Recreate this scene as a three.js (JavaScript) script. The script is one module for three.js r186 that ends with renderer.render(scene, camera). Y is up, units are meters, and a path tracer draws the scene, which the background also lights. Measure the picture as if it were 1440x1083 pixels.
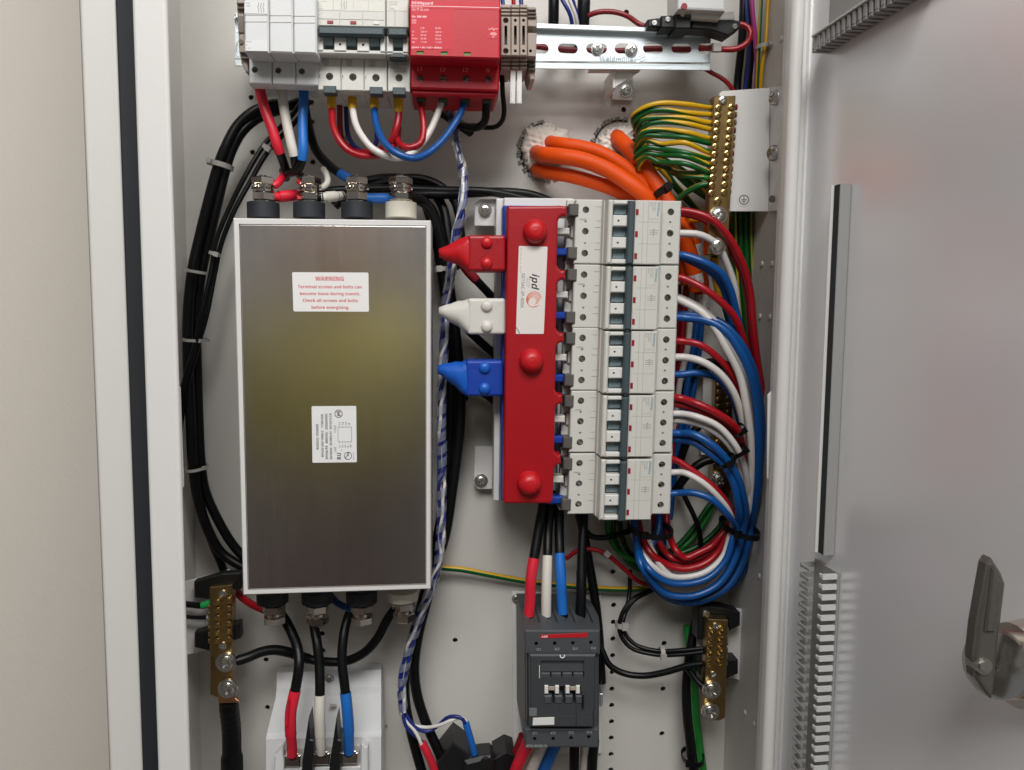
import * as THREE from 'three';
import { mergeGeometries, toCreasedNormals } from 'three/addons/utils/BufferGeometryUtils.js';
import { RectAreaLightUniformsLib } from 'three/addons/lights/RectAreaLightUniformsLib.js';
import { MarchingCubes } from 'three/addons/objects/MarchingCubes.js';
import { TextGeometry } from 'three/addons/geometries/TextGeometry.js';
import { FontLoader } from 'three/addons/loaders/FontLoader.js';
import { Brush, Evaluator, SUBTRACTION } from 'three-bvh-csg';

// ---------------------------------------------------------------- camera, light, exposure
const W = 1440, H = 1083, F = 1109, CZ = 0.758;
const scene = new THREE.Scene();
const camera = new THREE.PerspectiveCamera(2 * Math.atan(H / 2 / F) * 180 / Math.PI, W / H, 0.02, 30);
camera.rotation.order = 'YXZ';
camera.rotation.set(-5.2 * Math.PI / 180, -4.6 * Math.PI / 180, 0.5 * Math.PI / 180);
camera.position.set(0, 0, CZ);
camera.updateMatrixWorld(true);

const renderer = new THREE.WebGLRenderer({ antialias: true });
renderer.setSize(1024, 770);
renderer.toneMapping = THREE.LinearToneMapping;
renderer.toneMappingExposure = 1.08;
renderer.shadowMap.enabled = true;
scene.background = new THREE.Color().setRGB(0.125, 0.125, 0.125);
RectAreaLightUniformsLib.init();
const CEIL_LAMPS = [
  { at: [0.28, 1.4, 1.35], aim: [0.0, -0.05, 0], size: [1.2, 0.45], power: 12.2, tint: [1, 0.99, 0.975], label: 'long white ceiling light panel in front of the cabinet' },
  { at: [-0.4, 1.6, 2.3], aim: [0, 0, 0], size: [1.2, 0.6], power: 8.5, tint: [1, 0.99, 0.975], label: 'added unseen white fill light panel farther back in the room' },  // added fill lamp, no such source known
];

// ---------------------------------------------------------------- helpers
let seed = 7;
const rnd = () => { seed = (seed * 1664525 + 1013904223) >>> 0; return seed / 4294967296; };
const V = (x, y, z) => new THREE.Vector3(x, y, z);
// the point of the place on the plane z = const that the photograph shows at (px, py); used as a ruler for measuring
function P(px, py, z) {
  const d = V((px - W / 2) / F, -(py - H / 2) / F, -1).applyQuaternion(camera.quaternion);
  return d.multiplyScalar((z - CZ) / d.z).add(camera.position);
}
const PS = (px, py, z) => P(px + 0.5, py, z).distanceTo(P(px - 0.5, py, z));   // metres per photo pixel there
const names = new Map(), origin = new Map();
function numbered(n) { const k = names.get(n) ?? 0; names.set(n, k + 1); return k ? n + '_' + String(k).padStart(3, '0') : n; }
function tag(o, label, category, group) {
  o.userData = { label, category };
  if (group) o.userData.group = group;
  return o;
}
function thing(name, label, category, at, group) {
  const g = new THREE.Group(), p = at.isVector3 ? at : P(...at);
  g.name = numbered(name); g.position.copy(p); origin.set(g, p.clone()); scene.add(g);
  return tag(g, label, category, group);
}
function metreUV(g) {
  const p = g.attributes.position, n = g.attributes.normal, uv = new Float32Array(p.count * 2);
  for (let i = 0; i < p.count; i++) {
    const a = Math.abs(n.getX(i)), b = Math.abs(n.getY(i)), c = Math.abs(n.getZ(i));
    uv[2 * i] = a > b && a > c ? p.getZ(i) : p.getX(i);
    uv[2 * i + 1] = b > a && b >= c ? p.getZ(i) : p.getY(i);
  }
  g.setAttribute('uv', new THREE.BufferAttribute(uv, 2));
  return g;
}
function plain(g, keep) {
  const r = g.index ? g.toNonIndexed() : g.clone();
  for (const k of Object.keys(r.attributes)) if (!['position', 'normal', 'uv'].includes(k)) r.deleteAttribute(k);
  if (!keep) metreUV(r);
  return r;
}
// geometries are made in world metres; a part carries them under its thing
function part(parent, name, geos, material, o = {}) {
  geos = (Array.isArray(geos) ? geos : [geos]).flat(3);
  const g = mergeGeometries(geos.map((x) => plain(x, o.keep)));
  const org = origin.get(parent) ?? V(0, 0, 0);
  g.translate(-org.x, -org.y, -org.z);
  const m = new THREE.Mesh(g, material);
  m.name = parent === scene ? numbered(name) : name;
  m.castShadow = m.receiveShadow = true;
  if (o.label) m.userData.label = o.label;
  if (o.kind) m.userData.kind = o.kind;
  origin.set(m, org);
  parent.add(m);
  return m;
}
function copyOf(src, at, label, name) {
  const c = src.clone(); c.name = numbered(name ?? src.name.replace(/_\d+$/, '')); c.position.copy(at.isVector3 ? at : P(...at));
  c.userData = { ...src.userData, label }; scene.add(c); origin.set(c, c.position.clone());
  return c;
}
const struct = (name, geos, material) => part(scene, name, geos, material, { kind: 'structure' });

// -- shapes measured in photo pixels on a plane at depth z
function flatShape(pts, z, holes = []) {
  const s = new THREE.Shape(pts.map(([x, y]) => { const p = P(x, y, z); return new THREE.Vector2(p.x, p.y); }));
  for (const h of holes) {
    const path = new THREE.Path();
    if (h.length === 3) { const p = P(h[0], h[1], z); path.absellipse(p.x, p.y, h[2] * PS(h[0], h[1], z), h[2] * PS(h[0], h[1], z), 0, Math.PI * 2, true); s.holes.push(path); }
    else { path.setFromPoints(h.map(([x, y]) => { const p = P(x, y, z); return new THREE.Vector2(p.x, p.y); })); s.holes.push(path); }
  }
  return s;
}
function prism(pts, zf, zb, bev = 0.0005, holes = [], seg = 10, bs = 1) {
  const b = Math.min(bev, (zf - zb) / 2.2);
  const g = new THREE.ExtrudeGeometry(flatShape(pts, zf, holes), { depth: zf - zb - 2 * b, bevelEnabled: b > 0, bevelThickness: b, bevelSize: b, bevelOffset: -b, bevelSegments: bs, curveSegments: seg });
  return g.translate(0, 0, zb + b);
}
const box = (x0, y0, x1, y1, zf, zb, b, holes) => prism([[x0, y0], [x1, y0], [x1, y1], [x0, y1]], zf, zb, b, holes);
function rrect(x0, y0, x1, y1, r, n = 4, sk = 0) {      // rounded rectangle outline in pixels (sk: slope of the horizontal edges)
  const out = [];
  for (const [cx, cy, a] of [[x1 - r, y0 + r, -90], [x1 - r, y1 - r, 0], [x0 + r, y1 - r, 90], [x0 + r, y0 + r, 180]])
    for (let i = 0; i <= n; i++) { const t = (a + 90 * i / n) * Math.PI / 180; const x = cx + r * Math.cos(t); out.push([x, cy + r * Math.sin(t) + sk * (x - x0)]); }
  return out;
}
function cylZ(px, py, zf, zb, r0, r1 = r0, seg = 20) {
  const p = P(px, py, zf), s = PS(px, py, zf);
  const g = new THREE.CylinderGeometry(r0 * s, r1 * s, zf - zb, seg); g.rotateX(Math.PI / 2);
  return g.translate(p.x, p.y, (zf + zb) / 2);
}
function domeZ(px, py, zb, r, h, seg = 20) {               // a dome on plane zb
  const p = P(px, py, zb), s = PS(px, py, zb);
  const g = new THREE.SphereGeometry(1, seg, 8, 0, Math.PI * 2, 0, Math.PI / 2); g.rotateX(Math.PI / 2); g.scale(r * s, r * s, h);
  return g.translate(p.x, p.y, zb);
}
function rod(a, b, r0, r1 = r0, seg = 16) {
  const d = b.clone().sub(a), g = new THREE.CylinderGeometry(r1, r0, d.length(), seg);
  g.applyQuaternion(new THREE.Quaternion().setFromUnitVectors(V(0, 1, 0), d.normalize()));
  const m = a.clone().add(b).multiplyScalar(0.5);
  return g.translate(m.x, m.y, m.z);
}
const curve = (pts) => new THREE.CatmullRomCurve3(pts.map((p) => (p.isVector3 ? p : P(...p))), false, 'centripetal');
function sub(c, t0, t1, n = 14) { const r = []; for (let i = 0; i <= n; i++) r.push(c.getPointAt(t0 + (t1 - t0) * i / n)); return new THREE.CatmullRomCurve3(r, false, 'centripetal'); }
function tube(c, r, o = {}) {
  const n = o.n ?? Math.max(8, Math.min(90, Math.round(c.getLength() / 0.0045))), rs = o.rs ?? (r > 0.005 ? 16 : 10);
  if (o.face) { // turn the stripes so that the one at v = o.at faces a direction
    const fr = c.computeFrenetFrames(n, false), m = Math.round(n * (o.mid ?? 0.5)); let best = -9, bv = 0;
    for (let k = 0; k < 64; k++) { const a = k / 64 * Math.PI * 2, d = fr.normals[m].clone().multiplyScalar(-Math.cos(a)).addScaledVector(fr.binormals[m], Math.sin(a)).dot(o.face); if (d > best) { best = d; bv = k / 64; } }
    o = { ...o, off: (o.at ?? 0.29) - bv - (o.mid ?? 0.5) * c.getLength() * (o.twist ?? 0) };
  }
  const g = new THREE.TubeGeometry(c, n, r, rs, false), uv = g.attributes.uv, L = c.getLength();
  if (o.taper) {
    const pos = g.attributes.position;
    for (let i = 0; i <= n; i++) { const q = c.getPointAt(i / n), k = o.taper(i / n); for (let j = 0; j <= rs; j++) { const m = i * (rs + 1) + j; pos.setXYZ(m, q.x + (pos.getX(m) - q.x) * k, q.y + (pos.getY(m) - q.y) * k, q.z + (pos.getZ(m) - q.z) * k); } }
    g.computeVertexNormals();
  }
  for (let i = 0; i < uv.count; i++) uv.setXY(i, uv.getX(i) * L * 10, uv.getY(i) + (o.off ?? 0) + uv.getX(i) * L * (o.twist ?? 0));
  const caps = [0, 1].map((t) => { const q = c.getPointAt(t), d = c.getTangentAt(t).multiplyScalar(t ? 1 : -1), k = r * (o.taper ? o.taper(t) : 1) * 0.995; const s = new THREE.CircleGeometry(k, rs); s.applyQuaternion(new THREE.Quaternion().setFromUnitVectors(V(0, 0, 1), d)); return s.translate(q.x, q.y, q.z); });
  return [g, ...caps];
}
// solid with a front made of rows [[x,y,z],[x,y,z]], sides and a flat back at zb
function strips(rows, zb) {
  const A = rows.map(([a, b]) => [P(...a), P(...b)]), pos = [];
  const quad = (a, b, c, d) => { for (const v of [a, d, b, b, d, c]) pos.push(v.x, v.y, v.z); };   // a TL, b TR, c BR, d BL
  const bk = (v) => V(v.x, v.y, zb);
  for (let i = 0; i + 1 < A.length; i++) {
    const [a, b] = A[i], [d, c] = A[i + 1];
    quad(a, b, c, d); quad(bk(a), a, d, bk(d)); quad(b, bk(b), bk(c), c); quad(bk(b), bk(a), bk(d), bk(c));
  }
  const [a, b] = A[0], [d, c] = A[A.length - 1];
  quad(bk(a), bk(b), b, a); quad(d, c, bk(c), bk(d));
  const g = new THREE.BufferGeometry(); g.setAttribute('position', new THREE.Float32BufferAttribute(pos, 3)); g.setAttribute('uv', new THREE.Float32BufferAttribute(new Float32Array(pos.length / 3 * 2), 2)); g.computeVertexNormals();
  return g;
}
// closed skin through elliptical sections [centre, axisA, axisB] (world vectors)
function skin(sections, seg = 20) {
  const pos = [], idx = [], n = sections.length;
  for (const [c, a, b, e = 1] of sections) for (let j = 0; j < seg; j++) {
    const t = j / seg * Math.PI * 2, ct = Math.sign(Math.cos(t)) * Math.abs(Math.cos(t)) ** e, st = Math.sign(Math.sin(t)) * Math.abs(Math.sin(t)) ** e;
    pos.push(c.x + a.x * ct + b.x * st, c.y + a.y * ct + b.y * st, c.z + a.z * ct + b.z * st);
  }
  for (let i = 0; i + 1 < n; i++) for (let j = 0; j < seg; j++) { const k = (j + 1) % seg, p = i * seg + j, q = i * seg + k; idx.push(p, q, p + seg, q, q + seg, p + seg); }
  for (const [i, f] of [[0, 1], [n - 1, 0]]) { const c = sections[i][0], m = pos.length / 3; pos.push(c.x, c.y, c.z); for (let j = 0; j < seg; j++) { const k = (j + 1) % seg; f ? idx.push(m, i * seg + k, i * seg + j) : idx.push(m, i * seg + j, i * seg + k); } }
  const g = new THREE.BufferGeometry(); g.setAttribute('position', new THREE.Float32BufferAttribute(pos, 3)); g.setAttribute('uv', new THREE.Float32BufferAttribute(new Float32Array(pos.length / 3 * 2), 2)); g.setIndex(idx); g.computeVertexNormals();
  return g;
}

// ---------------------------------------------------------------- textures and materials
function dataTex(n, fn, rep, m = n) {
  const a = new Uint8Array(n * m * 4);
  for (let y = 0; y < m; y++) for (let x = 0; x < n; x++) { const v = fn(x, y), o = (y * n + x) * 4, c = Array.isArray(v) ? v : [v, v, v]; for (let k = 0; k < 3; k++) a[o + k] = Math.max(0, Math.min(255, c[k] * 255)); a[o + 3] = 255; }
  const t = new THREE.DataTexture(a, n, m); t.magFilter = THREE.LinearFilter; t.minFilter = THREE.LinearFilter; t.wrapS = t.wrapT = THREE.RepeatWrapping; t.repeat.set(...rep); t.needsUpdate = true;
  return t;
}
function tileNoise(n, cells, sd) {
  let s = sd; const r = () => { s = (s * 1664525 + 1013904223) >>> 0; return s / 4294967296; };
  const layers = cells.map(([c, w, cy = c]) => ({ c, cy, w, g: Array.from({ length: c * cy }, r) }));
  return (x, y) => { let v = 0; for (const { c, cy, w, g } of layers) { const fx = x / n * c, fy = y / n * cy, i = Math.floor(fx), j = Math.floor(fy), u = fx - i, t = fy - j, a = u * u * (3 - 2 * u), b = t * t * (3 - 2 * t); const q = (k, l) => g[((l % cy) + cy) % cy * c + ((k % c) + c) % c]; v += w * ((q(i, j) * (1 - a) + q(i + 1, j) * a) * (1 - b) + (q(i, j + 1) * (1 - a) + q(i + 1, j + 1) * a) * b); } return v; };
}
const N1 = tileNoise(256, [[8, 0.35], [32, 0.3], [128, 0.35]], 11), N2 = tileNoise(256, [[6, 0.2, 3], [128, 0.5, 3], [256, 0.3, 6]], 23), N3 = tileNoise(256, [[4, 0.5], [16, 0.3], [64, 0.2]], 37);
const peel = dataTex(256, (x, y) => N1(x, y), [14, 14]);                                // orange-peel of powder coat
const grain = dataTex(256, (x, y) => N1(x, y), [60, 60]);                               // moulded plastic
const brushedR = dataTex(256, (x, y) => 0.85 + 0.1 * (N2(x, y) - 0.5) + 0.2 * (N3(x, y) - 0.5), [5, 3]);
const mottled = dataTex(256, (x, y) => 0.75 + 0.45 * (N3(x, y) - 0.5), [9, 9]);
const hex = (h) => new THREE.Color(h);
const mat = (name, color, roughness, metalness = 0, o = {}) => Object.assign(new THREE.MeshPhysicalMaterial({ color: typeof color === 'string' || typeof color === 'number' ? hex(color) : new THREE.Color().setRGB(...color), roughness, metalness, ...o }), { name });
const plastic = (name, c, r = 0.5) => mat(name, c, r, 0, { bumpMap: grain, bumpScale: 0.00006 });
const sinkMap = dataTex(256, (x, y) => N3(x, y), [7, 7]);                              // sink marks of moulded covers
const moulded = (name, c, r) => mat(name, c, r, 0, { bumpMap: sinkMap, bumpScale: 0.00025 });
const M = {
  paint: mat('powder coat', '#cfcdc9', 0.42, 0, { bumpMap: peel, bumpScale: 0.00008 }),
  panel: mat('panel coat', '#c9c6c0', 0.45, 0, { bumpMap: peel, bumpScale: 0.00008 }),
  doorPaint: mat('door coat', '#f2f2f3', 0.28, 0.35, { bumpMap: peel, bumpScale: 0.00004 }),
  lip: mat('lip coat', '#d3d1ce', 0.4, 0, { bumpMap: peel, bumpScale: 0.00006 }),
  wall: mat('wall paint', '#c9c2b8', 0.8, 0, { bumpMap: dataTex(256, (x, y) => N1(x, y), [3, 3]), bumpScale: 0.0003 }),
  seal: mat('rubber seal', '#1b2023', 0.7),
  pocket: plastic('grey pocket plastic', '#5a5753', 0.6),
  bracket: mat('white bracket coat', '#d8d6d4', 0.4, 0, { bumpMap: peel, bumpScale: 0.00005 }),
  mcb: plastic('breaker plastic', '#cbcac3', 0.48),
  mcbTab: plastic('breaker tab plastic', '#d6d5d0', 0.45),
  mcbSide: plastic('breaker side plastic', '#b3aca6', 0.55),
  clampGrey: plastic('clamp cover plastic', '#55514e', 0.5),
  iso: plastic('isolator plastic', '#cfd0d0', 0.4),
  handle: plastic('handle plastic', '#3f4c50', 0.45),
  toggle: plastic('toggle plastic', '#7b8d94', 0.34),
  flag: plastic('flag red', '#8e0f22', 0.4),
  spd: plastic('red arrester plastic', '#b80c22', 0.42),
  spdDark: plastic('arrester cap green', '#253a2c', 0.5),
  beige: plastic('beige terminal plastic', '#a3958a', 0.6),
  beigeDark: plastic('dark beige plastic', '#6b6058', 0.6),
  busRed: moulded('busbar red plastic', '#9e0212', 0.42),
  bootRed: moulded('boot red', '#bb0f1a', 0.42),
  bootWhite: moulded('boot white', '#cdcac3', 0.48),
  bootBlue: moulded('boot blue', '#0d55b4', 0.42),
  deepBlue: moulded('busbar blue plastic', '#0a3a9c', 0.45),
  contactor: plastic('contactor plastic', '#46494c', 0.5),
  contactor2: plastic('contactor face plastic', '#3a3d40', 0.5),
  blackPl: plastic('black plastic', '#0f1012', 0.45),
  slate: plastic('slate insulator', '#1d2228', 0.6),
  ivory: plastic('ivory insulator', '#d2cebf', 0.5),
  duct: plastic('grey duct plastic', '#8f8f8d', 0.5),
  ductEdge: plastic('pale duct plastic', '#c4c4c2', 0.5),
  putty: mat('putty', '#e6dcd2', 0.7, 0, { bumpMap: dataTex(256, (x, y) => N3(x, y), [22, 22]), bumpScale: 0.0003 }),
  rail: mat('zinc plate', [0.7, 0.77, 0.8], 0.36, 0.95),
  steel: mat('bright steel', [0.72, 0.71, 0.69], 0.32, 1, { roughnessMap: mottled }),
  nickel: mat('nickel plate', [0.66, 0.61, 0.55], 0.14, 1),
  brushed: mat('brushed steel lid', [0.82, 0.77, 0.74], 0.27, 1, { roughnessMap: brushedR, bumpMap: dataTex(256, (x, y) => N2(x, y), [10, 3]), bumpScale: 0.0000006 }),
  brass: mat('brass', [0.55, 0.4, 0.17], 0.34, 1, { roughnessMap: mottled }),
  brassBar: mat('aged brass', [0.4, 0.28, 0.12], 0.45, 1, { roughnessMap: mottled }),
  copper: mat('copper', [0.72, 0.36, 0.2], 0.3, 1),
  red: mat('red insulation', '#9a0a18', 0.36), redShrink: mat('red heat shrink', '#cf1f35', 0.42), redDark: mat('dark red insulation', '#7d0f1c', 0.4),
  white: mat('white insulation', '#d0cbc6', 0.4), whiteShrink: mat('white heat shrink', '#d3cec4', 0.45),
  blue: mat('blue insulation', '#074a8c', 0.36), blueShrink: mat('blue heat shrink', '#1a68bd', 0.42), navy: mat('navy insulation', '#14246e', 0.4),
  black: mat('black insulation', '#07080a', 0.4, 0, { specularIntensity: 0.6 }), green: mat('green insulation', '#1d7a2c', 0.4), yellowBoot: mat('yellow ferrule', '#cf9d0c', 0.45),
  orange: mat('orange sheath', '#dc4c00', 0.42, 0, { specularIntensity: 0.6, bumpMap: grain, bumpScale: 0.0001 }), pink: mat('pink insulation', '#a8357c', 0.42), greyFerrule: mat('grey ferrule', '#a9a9a6', 0.5),
  greenFerrule: mat('green ferrule', '#1fa050', 0.45), tie: mat('natural nylon', '#b9b7b1', 0.45, 0, { transmission: 0.3, thickness: 0 }), tieBlack: mat('black nylon', '#08090a', 0.4, 0, { specularIntensity: 0.6 }),
  wrap: mat('clear spiral wrap', '#f1f3f7', 0.16, 0, { transmission: 0.92, thickness: 0, ior: 1.4 }),
  clear: mat('clear plastic', '#e6e6e6', 0.12, 0, { transmission: 0.9, thickness: 0 }),
  label: mat('blank label', '#dcdad6', 0.5), edge: mat('grey comb rubber', '#8a847b', 0.6),
};
{ // green and yellow earth insulation: the two dyes run along the wire as stripes
  const t = dataTex(64, (x, y) => { const s = y / 64; return s > 0.08 && s < 0.5 ? [0.80, 0.62, 0.05] : [0.02, 0.33, 0.12]; }, [1, 1]);
  t.colorSpace = THREE.SRGBColorSpace;
  M.earth = mat('green and yellow insulation', '#ffffff', 0.38, 0, { map: t });
  const t2 = dataTex(64, (x, y) => { const s = y / 64; return s > 0.08 && s < 0.2 ? [0.66, 0.6, 0.08] : [0.02, 0.3, 0.1]; }, [1, 1]); t2.colorSpace = THREE.SRGBColorSpace;
  M.earthGreen = mat('green insulation with yellow stripe', '#ffffff', 0.38, 0, { map: t2 });
  const t3 = dataTex(64, (x, y) => { const s = y / 64; return s > 0.1 && s < 0.2 ? [0.03, 0.36, 0.12] : [0.82, 0.62, 0.04]; }, [1, 1]); t3.colorSpace = THREE.SRGBColorSpace;
  M.earthYellow = mat('yellow insulation with green stripe', '#ffffff', 0.38, 0, { map: t3 });
}
// print: a canvas on a thin sheet with its own edge; quad is TL, TR, BR, BL in photo pixels at depth z
function canvasMat(name, w, h, bg, draw, rough = 0.5) {
  const c = document.createElement('canvas'); c.width = w; c.height = h;
  const x = c.getContext('2d'); x.fillStyle = bg; x.fillRect(0, 0, w, h); draw(x, w, h);
  const t = new THREE.CanvasTexture(c); t.colorSpace = THREE.SRGBColorSpace; t.anisotropy = 4;
  return mat(name, '#ffffff', rough, 0, { map: t });
}
function sheet(quad, z, th = 0.00025, r = 0.02, asp = 1) {
  const rx = r, ry = r * asp, s = new THREE.Shape();
  s.moveTo(rx, 0); s.lineTo(1 - rx, 0); s.quadraticCurveTo(1, 0, 1, ry); s.lineTo(1, 1 - ry); s.quadraticCurveTo(1, 1, 1 - rx, 1); s.lineTo(rx, 1); s.quadraticCurveTo(0, 1, 0, 1 - ry); s.lineTo(0, ry); s.quadraticCurveTo(0, 0, rx, 0);
  const g = new THREE.ExtrudeGeometry(s, { depth: 1, bevelEnabled: false, curveSegments: 4 }), p = g.attributes.position, uv = g.attributes.uv;
  const q = quad.map((v) => P(v[0], v[1], v[2] ?? z));
  for (let i = 0; i < p.count; i++) {
    const u = p.getX(i), v = p.getY(i), w = p.getZ(i), a = q[3].clone().lerp(q[2], u), b = q[0].clone().lerp(q[1], u), c = a.lerp(b, v);
    p.setXYZ(i, c.x, c.y, c.z + w * th); uv.setXY(i, u, v);
  }
  g.computeVertexNormals();
  return g;
}
const rect4 = (x0, y0, x1, y1, s = 0, l = 0) => [[x0, y0], [x1, y0 + s], [x1 + l, y1 + s], [x0 + l, y1]];
function printOn(parent, name, quad, z, w, h, bg, draw, o = {}) { return part(parent, name, sheet(quad, z, o.th, o.r ?? 0.001, w / h), canvasMat(name, w, h, bg, draw, o.rough), { keep: true, label: o.label }); }
const write = (x, s, px, py, size, col, font = 'sans-serif', weight = '', rot = 0, align = 'left') => { x.save(); x.translate(px, py); x.rotate(rot); x.fillStyle = col; x.font = `${weight} ${size}px ${font}`; x.textAlign = align; x.fillText(s, 0, 0); x.restore(); };

// ---------------------------------------------------------------- screws: heads with cut recesses, radius 1, base at z = 0
const ev = new Evaluator(); ev.useGroups = false;
function cutHead(profile, cuts, seg = 24) {
  const g = new THREE.LatheGeometry(profile.map(([r, z]) => new THREE.Vector2(r, z)), seg); g.rotateX(Math.PI / 2);
  let b = new Brush(g); b.updateMatrixWorld();
  for (const [w, h, d, z, a] of cuts) { const c = new Brush(new THREE.BoxGeometry(w, h, d)); c.rotation.z = a; c.position.z = z; c.updateMatrixWorld(); b = ev.evaluate(b, c, SUBTRACTION); }
  return toCreasedNormals(b.geometry, 0.5);
}
const PAN = [[0.001, 0], [1, 0], [1, 0.3], [0.93, 0.46], [0.75, 0.55], [0.4, 0.6], [0.001, 0.61]];
const DISC = [[0.001, 0], [1, 0], [1, 0.5], [0.9, 0.62], [0.001, 0.62]];
const HEADS = {
  cross: cutHead(PAN, [[1.2, 0.3, 0.9, 0.61, 0.5], [0.3, 1.2, 0.9, 0.61, 0.5]]),
  cross2: cutHead(DISC, [[1.3, 0.32, 0.9, 0.6, 0.2], [0.32, 1.3, 0.9, 0.6, 0.2]]),
  slot: cutHead(DISC, [[2.2, 0.26, 0.5, 0.6, 0.7]]),
};
function head(kind, px, py, z, r, rot = 0) {
  const s = PS(px, py, z) * r, p = P(px, py, z), g = HEADS[kind].clone();
  g.rotateZ(rot); g.scale(s, s, s);
  return g.translate(p.x, p.y, p.z);
}
function headAt(kind, p, n, r, rot = 0) {
  const g = HEADS[kind].clone(); g.rotateZ(rot); g.scale(r, r, r); g.applyQuaternion(new THREE.Quaternion().setFromUnitVectors(V(0, 0, 1), n));
  return g.translate(p.x, p.y, p.z);
}
function washer(px, py, z, r, h = 0.0012) { return cylZ(px, py, z + h, z, r, r, 24); }
const facet = (g) => { const n = g.index ? g.toNonIndexed() : g; n.computeVertexNormals(); return n; };
function hexBolt(px, py, z, r, hgt) { return facet(cylZ(px, py, z + hgt, z, r, r, 6)); }

// ---------------------------------------------------------------- cables and ties
// o.sleeves: [part name, material, t0, t1, scale]; every cable is a thing whose parts are sheath, sleeves, ends
const GROUPS = { power_cable: 'black power cables', load_wire: 'load wires looping from the breakers', earth_wire: 'green and yellow earth wires', jumper_wire: 'jumpers under the top rail devices', control_wire: 'thin control wires', isolator_cable: 'sleeved cables below the isolator', filter_cable: 'cables at the foot of the filter', lugged_cable: 'lugged cables at the top of the filter', feed_cable: 'feed cables of the contactor', load_cable: 'cables leaving the contactor', sheathed_cable: 'orange sheathed cables', core_wire: 'cores of the orange cables', control_cable: 'slim black control cables', arrester_wire: 'black wires of the arrester', earth_cable: 'thick earth cables' };
function cable(name, label, material, d, pts, o = {}) {
  const wob = o.wobble ?? (d < 11 ? 0.8 : 0.5), last = pts.length - 1;
  pts = pts.map((p, i) => (i === 0 || i === last || p.isVector3 ? p : [p[0] + (rnd() - 0.5) * 2 * wob, p[1] + (rnd() - 0.5) * 2 * wob, p[2] + (rnd() - 0.5) * 0.0014]));
  const c = curve(pts), mid = pts[Math.floor(pts.length / 2)], r = d / 2 * (mid.isVector3 ? 0.00062 : PS(...mid));
  const t = thing(name, label, o.category ?? (/wire/.test(name) ? 'wire' : 'cable'), c.getPointAt(0), o.group ?? GROUPS[name]);
  part(t, 'sheath', tube(c, r, o), material, { keep: true });
  for (const [n, m, t0, t1, k = 1.12] of o.sleeves ?? []) part(t, n, tube(sub(c, t0, t1), r * k, { taper: o.sleeveTaper }), m, { keep: true });
  return { t, c, r };
}
function tie(label, px, py, z, wpx, depth, ang, material = M.tie, o = {}) {   // ang: direction of the cable in the picture, degrees from vertical
  const p = P(px, py, z), s = PS(px, py, z), t = thing('cable_tie', label, 'cable tie', p, 'cable ties on the wiring');
  const hw = wpx / 2 * s, bw = (o.band ?? 5) * s, band = [];
  const q = new THREE.Quaternion().setFromAxisAngle(V(0, 0, 1), -ang * Math.PI / 180), N = 28;
  const pos = [], idx = [];
  for (let i = 0; i <= N; i++) { const a = i / N * Math.PI * 2; for (const [k, y] of [[1, -0.5], [1.0, 0.5], [1.12, 0.5], [1.12, -0.5]]) { const v = V(Math.cos(a) * (hw * k), y * bw, Math.sin(a) * (depth / 2 + hw * (k - 1))).applyQuaternion(q).add(p); pos.push(v.x, v.y, v.z); } }
  for (let i = 0; i < N; i++) for (let j = 0; j < 4; j++) { const a = i * 4 + j, b = i * 4 + (j + 1) % 4; idx.push(a, a + 4, b, b, a + 4, b + 4); }
  const g = new THREE.BufferGeometry(); g.setAttribute('position', new THREE.Float32BufferAttribute(pos, 3)); g.setAttribute('uv', new THREE.Float32BufferAttribute(new Float32Array(pos.length / 3 * 2), 2)); g.setIndex(idx);
  const gg = g.toNonIndexed(); gg.computeVertexNormals();
  part(t, 'band', gg, material);
  const hx = (o.head ?? 0.6) * hw, hz = Math.sqrt(Math.max(0, 1 - (o.head ?? 0.6) ** 2)) * depth / 2;
  const b = new THREE.BoxGeometry(bw * 1.3, bw * 1.35, bw * 0.9); b.translate(hx, 0, hz + bw * 0.3); b.applyQuaternion(q); b.translate(p.x, p.y, p.z);
  part(t, 'head', b, material);
  if (o.tail) { const e = new THREE.BoxGeometry(bw * 0.9, bw * 0.8, o.tail); e.translate(hx, 0, hz + o.tail / 2 + bw * 0.7); e.applyQuaternion(q); e.translate(p.x, p.y, p.z); part(t, 'tail', e, material); }
  return t;
}
// ---------------------------------------------------------------- the wall, the lamps, the photographer the steel lid mirrors
const Y0 = -0.8, Y1 = 0.75;
function yBar(x0, x1, z0, z1, r = 0.0006, y0 = Y0, y1 = Y1, n = 4) {          // upright bar of rounded section
  const s = new THREE.Shape(); const q = Math.min(r, (x1 - x0) / 2.05, (z1 - z0) / 2.05);
  s.moveTo(x0 + q, -z0); s.lineTo(x1 - q, -z0); s.absarc(x1 - q, -z0 - q, q, Math.PI / 2, 0, true); s.lineTo(x1, -z1 + q); s.absarc(x1 - q, -z1 + q, q, 0, -Math.PI / 2, true);
  s.lineTo(x0 + q, -z1); s.absarc(x0 + q, -z1 + q, q, -Math.PI / 2, -Math.PI, true); s.lineTo(x0, -z0 - q); s.absarc(x0 + q, -z0 - q, q, Math.PI, Math.PI / 2, true);
  const g = new THREE.ExtrudeGeometry(s, { depth: y1 - y0, bevelEnabled: false, curveSegments: n }); g.rotateX(-Math.PI / 2);
  return g.translate(0, y0, 0);
}
const X = (px, z) => P(px, 541, z).x;
struct('floor', new THREE.BoxGeometry(5, 0.06, 5).translate(0, -1.465, 1.8), mat('brown carpet', '#7a706a', 0.95));
struct('wall', new THREE.BoxGeometry(3.2, 3.2, 0.05).translate(-0.3, 0, -0.085), M.wall);

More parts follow.
